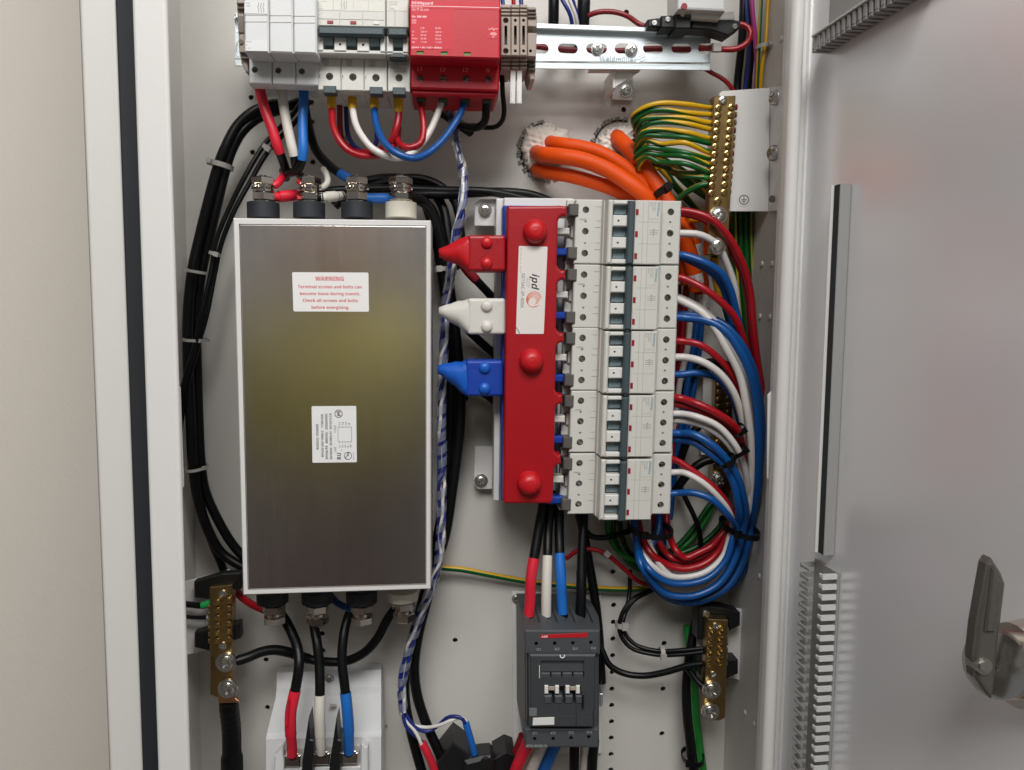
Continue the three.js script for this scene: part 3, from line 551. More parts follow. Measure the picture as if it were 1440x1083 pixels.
// red surge arrester
{
  const t = thing('surge_arrester', 'bright red four-pole surge arrester with white print on the top rail', 'surge arrester', [640, 70, 0.125]);
  part(t, 'body', [prism([[576, -62], [702, -60], [702, 128], [577, 124]], 0.088, 0.05, 0.0008), prism([[575.6, -8], [703.6, -6], [703.4, 83.2], [576, 79.5]], 0.127, 0.0885, 0.0012, [590.5, 624.5, 656.8].map((x, i) => { const y = 71 + i * 0.8; return [[x - 7, y - 1.6], [x + 7.6, y - 1.6], [x + 7.6, y + 7.6], [x - 7, y + 7.6]]; })),
    prism([[577, 80.5], [702.4, 84], [701, 128], [577.6, 124]], 0.104, 0.0885, 0.0012, [591, 623, 655, 686.5].map((x, i) => [x, 109.8 + i * 0.4, 6.9]), 14), prism([[577, 124.6], [701, 128.6], [697, 136], [579, 133]], 0.1, 0.05, 0.0015)], M.spd);
  [590.5, 624.5, 656.8].forEach((x, i) => part(t, 'indicator', box(x - 5, 72 + i * 0.8, x + 5.6, 77 + i * 0.8, 0.1262, 0.09, 0.0003), mat('indicator green', '#56813a', 0.5)));
  [591, 623, 655, 686.5].forEach((x, i) => { part(t, 'terminal_screw', head('cross2', x, 110.2 + i * 0.4, 0.094, 5.8, i * 1.1 + 0.2), M.steel); });
  [592, 623, 655, 686].forEach((x, i) => part(t, 'terminal_cap', box(x - 6, 132 + i * 0.5, x + 6, 141 + i * 0.4, 0.092, 0.072, 0.001), M.spdDark));
  const R = '#c4142b', w = '#efd6d6';
  printOn(t, 'printed_legend', [[577.5, 0.5], [702, 3.2], [702, 14], [577.5, 11.3]], 0.1271, 620, 54, R, (x) => { write(x, 'DEHNguard', 6, 27, 27, w, 'sans-serif', 'bold'); x.fillStyle = w; x.fillRect(0, 36, 620, 4); write(x, 'DG TT 20 240', 6, 54, 13, w); }, { th: 0.00008 });
  printOn(t, 'printed_legend', [[578, 11.6], [636, 12.8], [636, 70], [578, 69]], 0.1271, 290, 285, R, (x) => {
    write(x, 'DG TT 20 240', 5, 16, 20, w); write(x, 'No. 900 490', 5, 64, 19, w, 'sans-serif', 'bold'); x.strokeStyle = w; x.lineWidth = 2; x.strokeRect(8, 78, 26, 26); x.strokeRect(15, 85, 12, 12);
    write(x, 'L-N', 66, 142, 18, w); write(x, 'N-PE', 170, 142, 18, w); [['Uc', '320 V~', '320 V~'], ['Ic', '20 kA', '20 kA'], ['Imax', '20 kA', '40 kA'], ['Up', '1.5 kV', '1.5 kV']].forEach((r, i) => r.forEach((s, j) => write(x, s, [6, 66, 170][j], 168 + i * 24, 17, w))); write(x, 'green = ok / red = defect', 6, 278, 18, w, 'sans-serif', 'bold'); }, { th: 0.00008 });
  printOn(t, 'printed_symbol', [[686, 37], [701, 37.4], [701, 54.5], [686, 54]], 0.1271, 90, 105, R, (x) => { x.strokeStyle = w; x.lineWidth = 4; x.beginPath(); x.moveTo(2, 24); x.lineTo(26, 24); x.lineTo(40, 12); x.lineTo(48, 34); x.lineTo(60, 20); x.lineTo(88, 20); x.stroke(); x.beginPath(); x.ellipse(48, 64, 24, 10, 0, 0, 7); x.stroke(); write(x, 'KEMA', 24, 70, 16, w); write(x, 'CE', 34, 98, 20, w); }, { th: 0.00008 });
  ['L1', 'L2', 'L3', 'N'].forEach((s, i) => { const cx = [590.5, 622.5, 654.6, 686][i], y = 92 + i * 0.6; printOn(t, 'printed_letter', [[cx - 5, y], [cx + 5, y], [cx + 5, y + 9], [cx - 5, y + 9]], 0.1041, 60, 54, R, (x) => write(x, s, 30, 46, 46, '#e59aa0', 'sans-serif', '', 0, 'center'), { th: 0.00008 }); });
}
// beige terminal blocks
function terminalBlock(label, x0, x1, big) {
  const t = thing('terminal_block', label, 'terminal block', [(x0 + x1) / 2, 60, 0.1], 'terminal blocks on the rail'), c = (x0 + x1) / 2, r = big ? 5 : 3.2, sk = 0.02;
  part(t, 'body', [prism([[x0, 6], [x1, 6 + 0.3], [x1, 14], [x0, 13.6]], 0.092, 0.052, 0.0006), prism([[x0, 23], [x1, 23.3], [x1, 78.4], [x0, 78]], 0.103, 0.06, 0.0006, [[c, 28.5, r], [c, 71.5, r], [[c - 3, 35], [c + 3, 35], [c + 3, 64], [c - 3, 64]]], 10), prism([[x0, 79], [x1, 79.4], [x1 - 0.6, 100], [x0, 99]], 0.085, 0.052, 0.0006)], M.beige);
  [8, 13, 18, 82, 87.5, 93].forEach((y, i) => part(t, 'rib', prism([[x0 + 0.3, y], [x1 - 0.3, y + 0.2], [x1 - 0.3, y + 2.8], [x0 + 0.3, y + 2.6]], i < 3 ? 0.096 + i * 0.0025 : 0.098 - (i - 3) * 0.003, 0.06, 0.0003), M.beige));
  part(t, 'contact_slot', [box(c - 2.6, 36, c + 2.6, 63, 0.094, 0.061), box(x0 + 1, 14, x1 - 1, 22, 0.0915, 0.06)], M.beigeDark);
  for (const y of [28.5, 71.5]) part(t, 'terminal_screw', head('slot', c, y, 0.0955, r * 0.92, 1.2 + y), big ? M.steel : M.nickel);
  return t;
}
{
  terminalBlock('wide beige terminal block with two bright slotted screws next to the arrester', 704.5, 718.2, true);
  terminalBlock('narrow beige terminal block second from the arrester on the rail', 719, 730.4, false);
  terminalBlock('narrow beige terminal block third from the arrester on the rail', 731.2, 741.4, false);
  const t = thing('end_clamp', 'stepped beige end clamp closing the terminal blocks on the rail', 'end clamp', [748, 60, 0.09]);
  part(t, 'body', [prism([[742, 9], [753, 9.4], [755.6, 27], [755, 38], [742, 37]], 0.098, 0.055, 0.0006), prism([[742, 46], [755, 46.4], [754, 80], [742, 79]], 0.1, 0.055, 0.0006, [[746.5, 53, 5], [746, 71.5, 3.2], [[750.5, 69.5], [753, 69.5], [753, 73.5], [750.5, 73.5]]], 10), prism([[742, 80.5], [754, 81], [752, 112], [746, 113], [742, 100]], 0.086, 0.055, 0.001), box(742, 30, 750, 52, 0.09, 0.055)], M.beige);
  for (const y of [12, 17, 22]) part(t, 'rib', box(742.5, y, 754, y + 2.4, 0.1, 0.097, 0.0003), M.beigeDark);
  for (const y of [84, 90, 96]) part(t, 'rib', box(742.5, y, 753, y + 2.6, 0.0895, 0.085, 0.0003), M.beigeDark);
  part(t, 'hole', [cylZ(746.5, 53, 0.0905, 0.0895, 5), cylZ(746, 71.5, 0.0905, 0.0895, 3)], M.beigeDark);  // dark discs give the holes their shade by colour
  for (const [x0, x1, l] of [[717, 724.6, 'white marker tag hanging below the terminal blocks, nearer the arrester'], [726.2, 733.6, 'white marker tag hanging below the terminal blocks, farther from the arrester']]) {
    const g = thing('marker_tag', l, 'marker tag', [(x0 + x1) / 2, 120, 0.09], 'marker tags under the terminal blocks');
    part(g, 'strip', prism([[x0 + 1, 99], [x1 + 0.6, 99], [x1, 146], [x0, 145.4]], 0.089, 0.0878, 0.0003), M.label);
    printOn(g, 'print', [[x0 + 0.8, 121], [x1 - 0.8, 121], [x1 - 1, 144], [x0 + 0.6, 144]], 0.0891, 40, 130, '#dcdad6', (x) => { write(x, 'DF1.72 /12', 15, 125, 17, '#77757c', 'sans-serif', '', -Math.PI / 2); }, { th: 0.00006 });
  }
}
// relay in its black socket at the top right
{
  const t = thing('relay', 'white boxed relay with clear tab plugged into a black socket', 'relay', [985, 15, 0.06]);
  part(t, 'housing', prism([[953.5, -60], [1020, -60], [1020, 16], [953.5, 13]], 0.085, 0.05, 0.002, [], 6, 2), M.iso);
  part(t, 'test_button', cylZ(962.5, 8.5, 0.0862, 0.0845, 4.2), M.flag);
  part(t, 'label_tab', prism([[973, 15.6], [1012, 17], [1012, 27.5], [973, 25]], 0.077, 0.06, 0.0008), M.label);
  part(t, 'clear_tab', prism([[1014, 17], [1033, 16], [1034, 26], [1014, 27]], 0.074, 0.066, 0.0006), M.clear);
  const s = thing('relay_socket', 'stepped black relay socket under the relay beside the rail', 'relay socket', [975, 35, 0.05]);
  part(s, 'body', [prism([[911, 27], [925, 25], [933, 26], [935, 38], [911, 38]], 0.064, 0.05, 0.001), prism([[930, 22], [950, 21], [950, 39], [930, 39]], 0.069, 0.05, 0.001), prism([[950, 15.5], [972, 15.5], [972, 40], [950, 40]], 0.074, 0.05, 0.001), prism([[972.5, 26], [1034, 27.5], [1042, 30], [1042, 38], [1025, 50], [1000, 42], [972.5, 40]], 0.07, 0.052, 0.001)], M.blackPl);
  for (const [x, y, z] of [[920, 32.5, 0.064], [939, 27.5, 0.069], [959.5, 20.5, 0.074], [1033, 37.5, 0.07]]) part(s, 'terminal_screw', head('slot', x, y, z, 3.6, x), M.steel);
  part(s, 'pale_stop', box(964, 16.5, 972, 24, 0.0755, 0.074), M.clear);
}
// ---------------------------------------------------------------- mains filter: brushed steel lid in a white rim
const hexY = (px, y0, y1, z, r, rot = 0) => { const a = P(px, y0, z), b = P(px, y1, z); const h = (a.y - b.y) / 2, k = Math.abs(h) * 0.28, g = new THREE.LatheGeometry([[0.001, -Math.abs(h)], [r * 0.84, -Math.abs(h)], [r, -Math.abs(h) + k], [r, Math.abs(h) - k], [r * 0.84, Math.abs(h)], [0.001, Math.abs(h)]].map((q) => new THREE.Vector2(...q)), 6).translate(a.x, (a.y + b.y) / 2, z); return facet(g).translate(-a.x, 0, -z).rotateY(rot).translate(a.x, 0, z); };
const cylY = (px, y0, y1, z, r, r1 = r, seg = 24) => { const a = P(px, y0, z), b = P(px, y1, z); return rod(V(a.x, a.y, z), V(a.x, b.y, z), r, r1, seg); };
{
  const t = thing('mains_filter', 'large steel boxed mains filter with brushed lid and bolted terminals top and bottom', 'mains filter', [465, 570, 0.1]), zf = 0.112;
  const out = [[327.6, 306.6], [605.8, 310], [605.4, 828.6], [342, 837]], inn = [[334.4, 313.4], [601, 316], [601, 823.4], [346.8, 831]];
  part(t, 'case', prism(out, zf - 0.003, 0.012, 0.001), M.paint);
  part(t, 'rim', prism(out, zf, zf - 0.0028, 0.0008, [inn]), M.lip);
  part(t, 'lid', prism([[336, 315], [599.6, 317.4], [600, 822], [348.4, 829.6]], zf - 0.0006, zf - 0.0028, 0.0012, [], 4, 2), M.brushed);
  const zt = 0.07, u = PS(470, 280, zt);
  [[370.5, M.slate], [435, M.slate], [502, M.slate], [564, M.ivory]].forEach(([x, m], i) => {
    part(t, 'insulator', [cylY(x, 307, 285.5, zt, 22.4 * u, 22.4 * u, 32), cylY(x, 285.6, 284.8, zt, 21 * u, 20 * u, 32)], m);
    part(t, 'stud', cylY(x - 0.5, 286, 246.5, zt, 5.5 * u, 5 * u, 14), M.nickel);
    part(t, 'nut', [hexY(x, 283.2, 270.6, zt, 17 * u, 0.25 + i * 0.5), cylY(x, 284.6, 283.2, zt, 13 * u)], M.nickel);
    part(t, 'nut', [hexY(x - 0.5, 260.6, 249.4, zt, 17 * u, 0.1 + i * 0.55)], M.nickel);
    const teeth = []; for (let k = 0; k < 18; k++) { const a = k / 18 * Math.PI * 2, p = P(x, 264.5, zt); const b = new THREE.BoxGeometry(0.0026, 0.0014, 0.0016); b.rotateZ(0.5); b.translate(0, 0, 15 * u); b.rotateY(a); teeth.push(b.translate(p.x, p.y, zt)); }
    part(t, 'lock_washer', [cylY(x, 270.4, 267.6, zt, 14.6 * u), cylY(x, 267.4, 263.6, zt, 12 * u), ...teeth, cylY(x, 263.4, 261, zt, 14 * u)], M.nickel);
  });
  const ub = PS(450, 850, zt);
  [[383, M.slate, 385.5], [446, M.slate, 446.5], [508.5, M.slate, 509], [566, M.ivory, 568]].forEach(([x, m, x2], i) => {
    const d = i === 3 ? -4 : 0;
    part(t, 'insulator', cylY(x, 830, 846.5 + d, zt, 22.4 * ub, 21.8 * ub, 32), m);
    part(t, 'stud', cylY(x2, 846, 880 + d, zt, 5.5 * ub, 5 * ub, 14), M.nickel);
    part(t, 'nut', hexY(x2 - 0.5, 849 + d, 861 + d, zt, 16.5 * ub, 0.5 + i * 0.45), M.nickel);
    part(t, 'lock_washer', [cylY(x2, 847 + d, 849 + d, zt, 13 * ub), cylY(x2, 861.2 + d, 864.6 + d, zt, 12.6 * ub)], M.nickel);
    part(t, 'nut', [hexY(x2 + 0.6, 864.8 + d, 876.4 + d, zt, 16.5 * ub, 0.2 + i * 0.4), cylY(x2 + 0.6, 876.5 + d, 877.8 + d, zt, 11 * ub, 9 * ub)], M.nickel);
  });
  const w = thing('warning_sticker', 'white sticker with red print on the upper part of the steel lid', 'sticker', [465, 410, zf]);
  part(w, 'sheet', sheet([[410.8, 382.8], [518, 383.4], [518.8, 438.4], [412.6, 438]], zf - 0.0005, 0.00022, 0.02, 2), canvasMat('warning print', 1000, 520, '#e2e0de', (x) => {
    const r = '#c2333d'; write(x, 'WARNING', 490, 112, 78, r, 'sans-serif', 'bold', 0, 'center'); ['Terminal screws and bolts can', 'become loose during transit.', 'Check all screws and bolts', 'before energising.'].forEach((s, i) => write(x, s, 490, 212 + i * 91, 58, r, 'sans-serif', 'bold', 0, 'center')); }), { keep: true });
  const k = '#141416', v = thing('rating_label', 'white rating label with black print turned sideways on the lower lid', 'rating label', [470, 611, zf]);
  part(v, 'sheet', sheet([[438.2, 571.4], [500.8, 571], [501.8, 650], [439.4, 650.8]], zf - 0.0005, 0.00022, 0.025, 0.8), canvasMat('rating print', 800, 1000, '#e0dfdf', (x) => {
    const L = (s, c, y, size, wt = 'bold') => write(x, s, c, y, size, k, 'sans-serif', wt, -Math.PI / 2);
    L('RADIUS  POWER', 118, 770, 60); L('RP420-250-1000-S   1168-020', 205, 905, 58); L('3PHN/PE  480VAC  250A@50C', 282, 948, 60); L('50/60HZ  25/085/21  041421LCR', 356, 948, 56); L('LINE', 432, 825, 52, ''); L('LOAD', 432, 470, 52, '');
    x.strokeStyle = k; x.lineWidth = 6; x.strokeRect(468, 372, 244, 262); x.lineWidth = 4;
    ['L1', 'L2', 'L3', 'N'].forEach((s, i) => { const c = 496 + i * 58; x.beginPath(); x.moveTo(c, 372); x.lineTo(c, 335); x.stroke(); L(s, c + 16, 328, 42); });
    ['L1', 'L2', 'L3', 'N', 'PE'].forEach((s, i) => { const c = 492 + i * 50; x.beginPath(); x.moveTo(c, 634); x.lineTo(c, 672); x.stroke(); L(s, c + 16, 735, 40); });
    x.lineWidth = 12; x.beginPath(); x.arc(482, 135, 66, 0, 7); x.stroke(); L('Pb', 512, 178, 78); x.lineWidth = 9; x.beginPath(); x.moveTo(440, 86); x.lineTo(526, 184); x.stroke();
    L('RU', 515, 955, 100); L('us', 530, 800, 26); x.lineWidth = 10; x.beginPath(); x.arc(640, 885, 66, 0, 7); x.stroke(); x.beginPath(); x.arc(655, 855, 28, 1.5, 5); x.arc(625, 915, 28, 5, 1.4, true); x.stroke(); L('Made in USA', 752, 955, 22); }), { keep: true });
}

// ---------------------------------------------------------------- busbar chassis with its coloured covers
const ZB = 0.1;
{
  const t = thing('busbar_chassis', 'white backed busbar chassis with red cover and red, white and blue fingers', 'busbar chassis', [745, 490, 0.08]);
  part(t, 'tray', [prism([[706, 279], [954, 282], [944, 704], [700, 706]], 0.045, 0.028, 0.0008), prism([[698, 280], [708, 280], [702, 705], [694, 704]], 0.056, 0.03, 0.0008), prism([[709, 278], [806, 279], [806, 291], [709, 290]], 0.066, 0.046, 0.0006), box(784, 292, 806, 700, 0.06, 0.046)], M.bracket);
  part(t, 'mounting_ear', [prism([[668, 286], [676, 280], [699, 280], [699, 318], [667, 317.6]], 0.022, 0.0202, 0.0004), prism([[698, 279], [709, 279], [709, 318], [699, 318]], 0.032, 0.0203, 0.0004)], M.bracket);
  part(t, 'mounting_ear', [prism([[668, 628], [698, 627.6], [698, 688], [672, 688], [666, 680]], 0.012, 0.0102, 0.0004), prism([[697, 627], [706, 627], [706, 689], [698, 689]], 0.03, 0.0103, 0.0004)], M.bracket);
  for (const [x, y, z, r] of [[682, 295, 0.022, 0.3], [676.5, 676, 0.012, 0.7]]) { part(t, 'washer', washer(x, y, z, 9.6, 0.001), M.steel); part(t, 'screw', [hexBolt(x, y, z + 0.001, 8, 0.003), head('cross', x, y, z + 0.004, 6, r)], M.steel); }
  part(t, 'blue_cover', prism([[707.6, 289], [780, 290], [776, 703], [704.6, 704]], 0.078, 0.05, 0.001), M.deepBlue);
  // red cover with one finger to the first pole of each breaker
  const edge = (y) => 786 - (y - 290) * 0.0155, left = (y) => 713.4 - (y - 290) * 0.0125, fy = [297, 386.5, 475, 561.5, 646.5], pts = [[713.4, 289.5], [edge(290) - 3, 289]];
  fy.forEach((y, i) => { const e = edge(y), tip = 797.5 - i * 2.1; if (i) pts.push([e - 1, y - 14], [e + 1, y - 10], [e + 5, y - 6.6]); else pts.push([e, 288.4]); pts.push([tip, y - 7], [tip, y + 6.6], [e + 5, y + 6.6], [e + 1, y + 9.6], [e - 1, y + 14]); });
  pts.push([777.4, 705], [775, 708.6], [711, 708.6], [708, 705.6]);
  part(t, 'red_cover', prism(pts, ZB, 0.079, 0.0022, [], 6, 3), M.busRed);
  for (const [x, y] of [[752, 326], [747, 507.5], [744, 679]]) {
    const p = P(x, y, ZB), s = PS(x, y, ZB);
    const g = new THREE.LatheGeometry([[17.2, 0], [17, 3], [16.2, 8], [14.4, 12.5], [11, 16], [6.8, 18], [5.6, 17.6], [4.4, 18.1], [0.01, 18.4]].map(([r, h]) => new THREE.Vector2(r * s, h * s)), 32); g.rotateX(Math.PI / 2);
    part(t, 'dome_cap', g.translate(p.x, p.y, ZB - 0.0004), M.bootRed);
  }
  fy.forEach((y, i) => {
    const d = i * 2.1, w = y + 28.2, b = y + 57.6;
    part(t, 'white_finger', prism([[778 - d, w - 4.8], [801 - d, w - 4.8], [801 - d, w + 4.8], [778 - d, w + 4.8]], 0.086, 0.07, 0.001), M.bootWhite);
    part(t, 'blue_finger', prism([[778 - d, b - 5.4], [801 - d, b - 5.4], [801 - d, b + 5.4], [778 - d, b + 5.4]], 0.08, 0.064, 0.0014), M.deepBlue);
  });
  // cable boots at the left: domed block that narrows to a spout
  for (const [nm, m, y, x0, x1, tip, ty, z, deep] of [['red_boot', M.bootRed, 356, 660, 711, 617, 355, 0.092, M.busRed], ['white_boot', M.bootWhite, 445, 660, 711, 617, 438, 0.086, M.bootWhite], ['blue_boot', M.bootBlue, 532, 657, 708, 615, 521, 0.08, M.deepBlue]]) {
    const b = part(t, nm, prism(rrect(x0 - 2, y - 25.5, x1, y + 25.5, 4), z + 0.008, z - 0.02, 0.0025, [], 6, 3), deep);
    const s = PS(640, y, z), c = (px, py, ry, rz, e = 1) => [P(px, py, z).setZ(z - 0.006), V(0, ry * s, 0), V(0, 0, rz), e];
    part(b, 'spout', skin([c(x0 + 2, y, 25, 0.0135, 0.45), c(x0 - 3, y, 24.5, 0.0135, 0.5), c(x0 - 8, y - 0.6, 22, 0.0128, 0.7), c(x0 - 16, y - 2 + (ty - y) * 0.3, 18, 0.0115, 0.9), c(x0 - 26, (y + ty * 2) / 3, 13.5, 0.009), c(tip + 9, ty + 0.6, 10, 0.0068), c(tip + 4, ty, 7.4, 0.005), c(tip, ty, 6, 0.0042)], 28), m);
    for (const dy of [-14.5, 14.5]) part(b, 'dome', domeZ((x0 + x1) / 2 - 2 + 1, y + dy, z + 0.0078, 8.6, 0.0036), m);
  }
  const st = thing('rating_sticker', 'white printed sticker upright on the red busbar cover', 'sticker', [747, 407, ZB]);
  part(st, 'sheet', sheet([[729.6, 346], [770, 347], [764.6, 469.6], [725.4, 469.6]], ZB + 0.0001, 0.00025, 0.03, 0.33), canvasMat('busbar print', 420, 1260, '#dad5d0', (x) => {
    write(x, 'ipd', 205, 380, 150, '#3a3a44', 'sans-serif', 'bold italic', Math.PI / 2); write(x, 'INDUSTRIAL', 160, 450, 26, '#777', 'sans-serif', '', Math.PI / 2); write(x, 'PRODUCTS', 128, 450, 26, '#777', 'sans-serif', '', Math.PI / 2);
    write(x, 'GE15AC-3P-400A', 55, 385, 66, '#3c3c40', 'sans-serif', '', Math.PI / 2); write(x, 'MAX VOLTAGE 415V    IPD    AS/NZS 3439', 28, 20, 20, '#777', 'sans-serif', '', Math.PI / 2);
    x.lineWidth = 9; for (let i = 0; i < 5; i++) { x.strokeStyle = ['#d2553a', '#c9453c', '#dd7a50', '#c8554a', '#e08a60'][i]; x.beginPath(); x.ellipse(250 - i * 6, 760 + i * 9, 110 - i * 13, 112 - i * 10, 0.5, 0.3 + i * 0.25, 5.6 + i * 0.25); x.stroke(); }
    x.strokeStyle = '#6a6a6a'; x.lineWidth = 12; x.beginPath(); x.moveTo(0, 1165); x.lineTo(60, 1255); x.stroke(); }), { keep: true });
}

// ---------------------------------------------------------------- five three-pole breakers on the chassis
{
  const t = thing('circuit_breaker', 'grey-white three-pole breaker at the top of the busbar column', 'circuit breaker', [943.5, 298, 0.085], 'breakers stacked on the busbar chassis');
  const zt = 0.085, zn = 0.103, sl = (y) => -(y - 298) * 0.036;
  const q = (x0, y0, x1, y1, zf, zb, b, h, sg) => prism([[x0 + sl(y0), y0], [x1 + sl(y0), y0 + (x1 - x0) * 0.016], [x1 + sl(y1), y1 + (x1 - x0) * 0.016], [x0 + sl(y1), y1]], zf, zb, b, h, sg);
  const L = [[824, 295], [823.2, 325.2], [822.4, 356]], R = [[943.5, 298], [942.4, 328], [941.4, 358]];
  part(t, 'body', [q(797, 281, 958, 370.4, 0.072, 0.047, 0.0005), q(849, 281, 931, 370.6, 0.092, 0.0725, 0.0004)], M.mcb);
  part(t, 'line_shoulder', q(809.6, 280.4, 848.5, 370.6, zt, 0.0725, 0.0008, L.map(([x, y]) => [x, y, 6]), 14), M.mcb);
  part(t, 'load_shoulder', q(930.6, 282.2, 957.6, 371.6, zt + 0.004, 0.0725, 0.0008, R.map(([x, y]) => [x, y, 6]), 14), M.mcb);
  part(t, 'nose', [q(893.4, 281.4, 930, 371.6, zn, 0.0925, 0.0007), q(855.4, 280.8, 862.4, 370.8, zn, 0.0855, 0.0012), prismRamp()], M.mcb);
  function prismRamp() { return strips([[[847.5, 280.8, zt], [856, 280.9, zn - 0.0006]], [[844.4, 370.4, zt], [852.8, 370.5, zn - 0.0006]]], 0.08); }
  for (const [x, y] of L) part(t, 'terminal_screw', head('slot', x, y, 0.0765, 5.4, y), M.steel);
  for (const [x, y] of R) part(t, 'terminal_screw', head('slot', x, y, 0.0785, 5.4, y * 1.7), M.steel);
  for (const y of [294.8, 355.6]) part(t, 'clamp_cover', [q(800.4, y - 8.4, 813.6, y + 8.4, 0.0868, 0.06, 0.0006), q(801.5, y - 6.5, 804, y + 6.5, 0.0874, 0.0866, 0.0001)], M.clampGrey);
  part(t, 'clamp_slot', q(799.4, 317.4, 803.8, 333.4, 0.0735, 0.071, 0.0002), M.clampGrey);
  part(t, 'clamp_cover', q(803.8, 317, 807, 334, 0.0745, 0.072, 0.0002), M.mcbSide);
  [[294.6, 0], [326, 1], [356.8, 2]].forEach(([y]) => {
    part(t, 'toggle', [q(863.4, y - 7.4, 883, y + 7, 0.0965, 0.0925, 0.0004), ...[866, 869, 872, 875.4, 879].map((x) => q(x, y - 7, x + 1.1, y + 6.6, 0.0971, 0.0964, 0.0001))], M.toggle);
  });
  [[281.4, 287, 0], [302.4, 318, 1], [333.4, 349, 1], [364.2, 370.6, 0]].forEach(([a, b, h]) => { part(t, 'toggle_tab', q(862.6, a, 882.6, b, zn + 0.0006, 0.0927, 0.0007, h ? [[870 + sl(a), (a + b) / 2 + 0.2, 2.7]] : [], 6), M.mcbTab); if (h) part(t, 'stud', cylZ(870 + sl(a), (a + b) / 2 + 0.4, zn - 0.0025, 0.093, 2.6, 2.6, 8), M.beige); });
  part(t, 'handle_bar', q(883.6, 282, 892.8, 371.2, zn + 0.004, 0.0926, 0.0012), M.handle);
  for (const y of [298, 329, 360]) part(t, 'flag', q(894.4, y - 4, 898.2, y + 4.4, zn + 0.0003, zn - 0.001, 0.0001), M.flag);
  for (const g of [q(904.5, 283, 905.1, 371, zn + 0.0002, zn - 0.001, 0.0001), q(911.6, 283, 912.2, 371, zn + 0.0002, zn - 0.001, 0.0001), q(846, 281.5, 846.6, 371, zt + 0.0003, zt - 0.001, 0.0001),
    ...[290, 319, 350].map((y) => q(838, y, 848, y + 1, zt + 0.0003, zt - 0.001, 0.0001)), ...[310, 341].map((y) => q(839, y, 846, y + 0.7, zt + 0.0003, zt - 0.001, 0.0001)), ...[311.6, 342.4].map((y) => q(899, y, 929, y + 0.5, zn + 0.0002, zn - 0.001, 0.0001))]) part(t, 'seam', g, M.mcbSide);
  const bg = '#cbcac3';
  printOn(t, 'printed_legend', [[912.6, 283.6], [929.2, 284], [926.4, 309], [911.6, 308.6]], zn + 0.0001, 140, 200, bg, (x) => { write(x, 'SIEMENS', 108, 8, 36, '#2f7f90', 'sans-serif', 'bold', Math.PI / 2); ['5SY6 363-7', 'C63 400V~', 'MCB'].forEach((s, i) => write(x, s, 70 - i * 26, 8, 22, '#6f6b64', 'sans-serif', '', Math.PI / 2)); x.strokeStyle = '#8f8b84'; x.lineWidth = 2; x.strokeRect(6, 4, 126, 188); }, { th: 0.00008 });
  printOn(t, 'printed_symbol', [[913, 320], [926, 320.3], [925.2, 336], [912.4, 335.6]], zn + 0.0001, 100, 120, bg, (x) => { x.strokeStyle = '#6a665f'; x.lineWidth = 4; for (const r of [30, 52, 74]) { x.beginPath(); x.moveTo(4, r); x.lineTo(36, r); x.lineTo(60, r - 14); x.moveTo(60, r); x.lineTo(96, r); x.stroke(); } x.beginPath(); x.moveTo(50, 10); x.lineTo(50, 96); x.stroke(); }, { th: 0.00008 });
  printOn(t, 'printed_mark', [[815, 307], [827, 307], [827, 309.6], [815, 309.6]], zt + 0.0001, 96, 20, bg, (x) => write(x, 'SIEMENS', 2, 17, 18, '#77736d', 'sans-serif', 'bold'), { th: 0.00008 });
  for (const [x, y, z, f] of [[823.4, 311.6, zt, 1], [822.8, 342.2, zt, 1], [942.6, 312, zt + 0.004, -1], [941.6, 342.4, zt + 0.004, -1]]) part(t, 'arrow_mark', prism([[x - 2, y - 1.2 * f], [x + 2, y - 1.2 * f], [x, y + 1.6 * f]], z + 0.0002, z - 0.0004, 0), M.clampGrey);
  const at = [[940.1, 388.4], [937.1, 476.6], [934, 564.2], [931.2, 651.4]];
  const words = ['second from the top of the busbar column', 'in the middle of the busbar column', 'second from the bottom of the busbar column', 'at the bottom of the busbar column'];
  at.forEach(([x, y], i) => copyOf(t, [x, y, 0.085], 'grey-white three-pole breaker ' + words[i]));
}

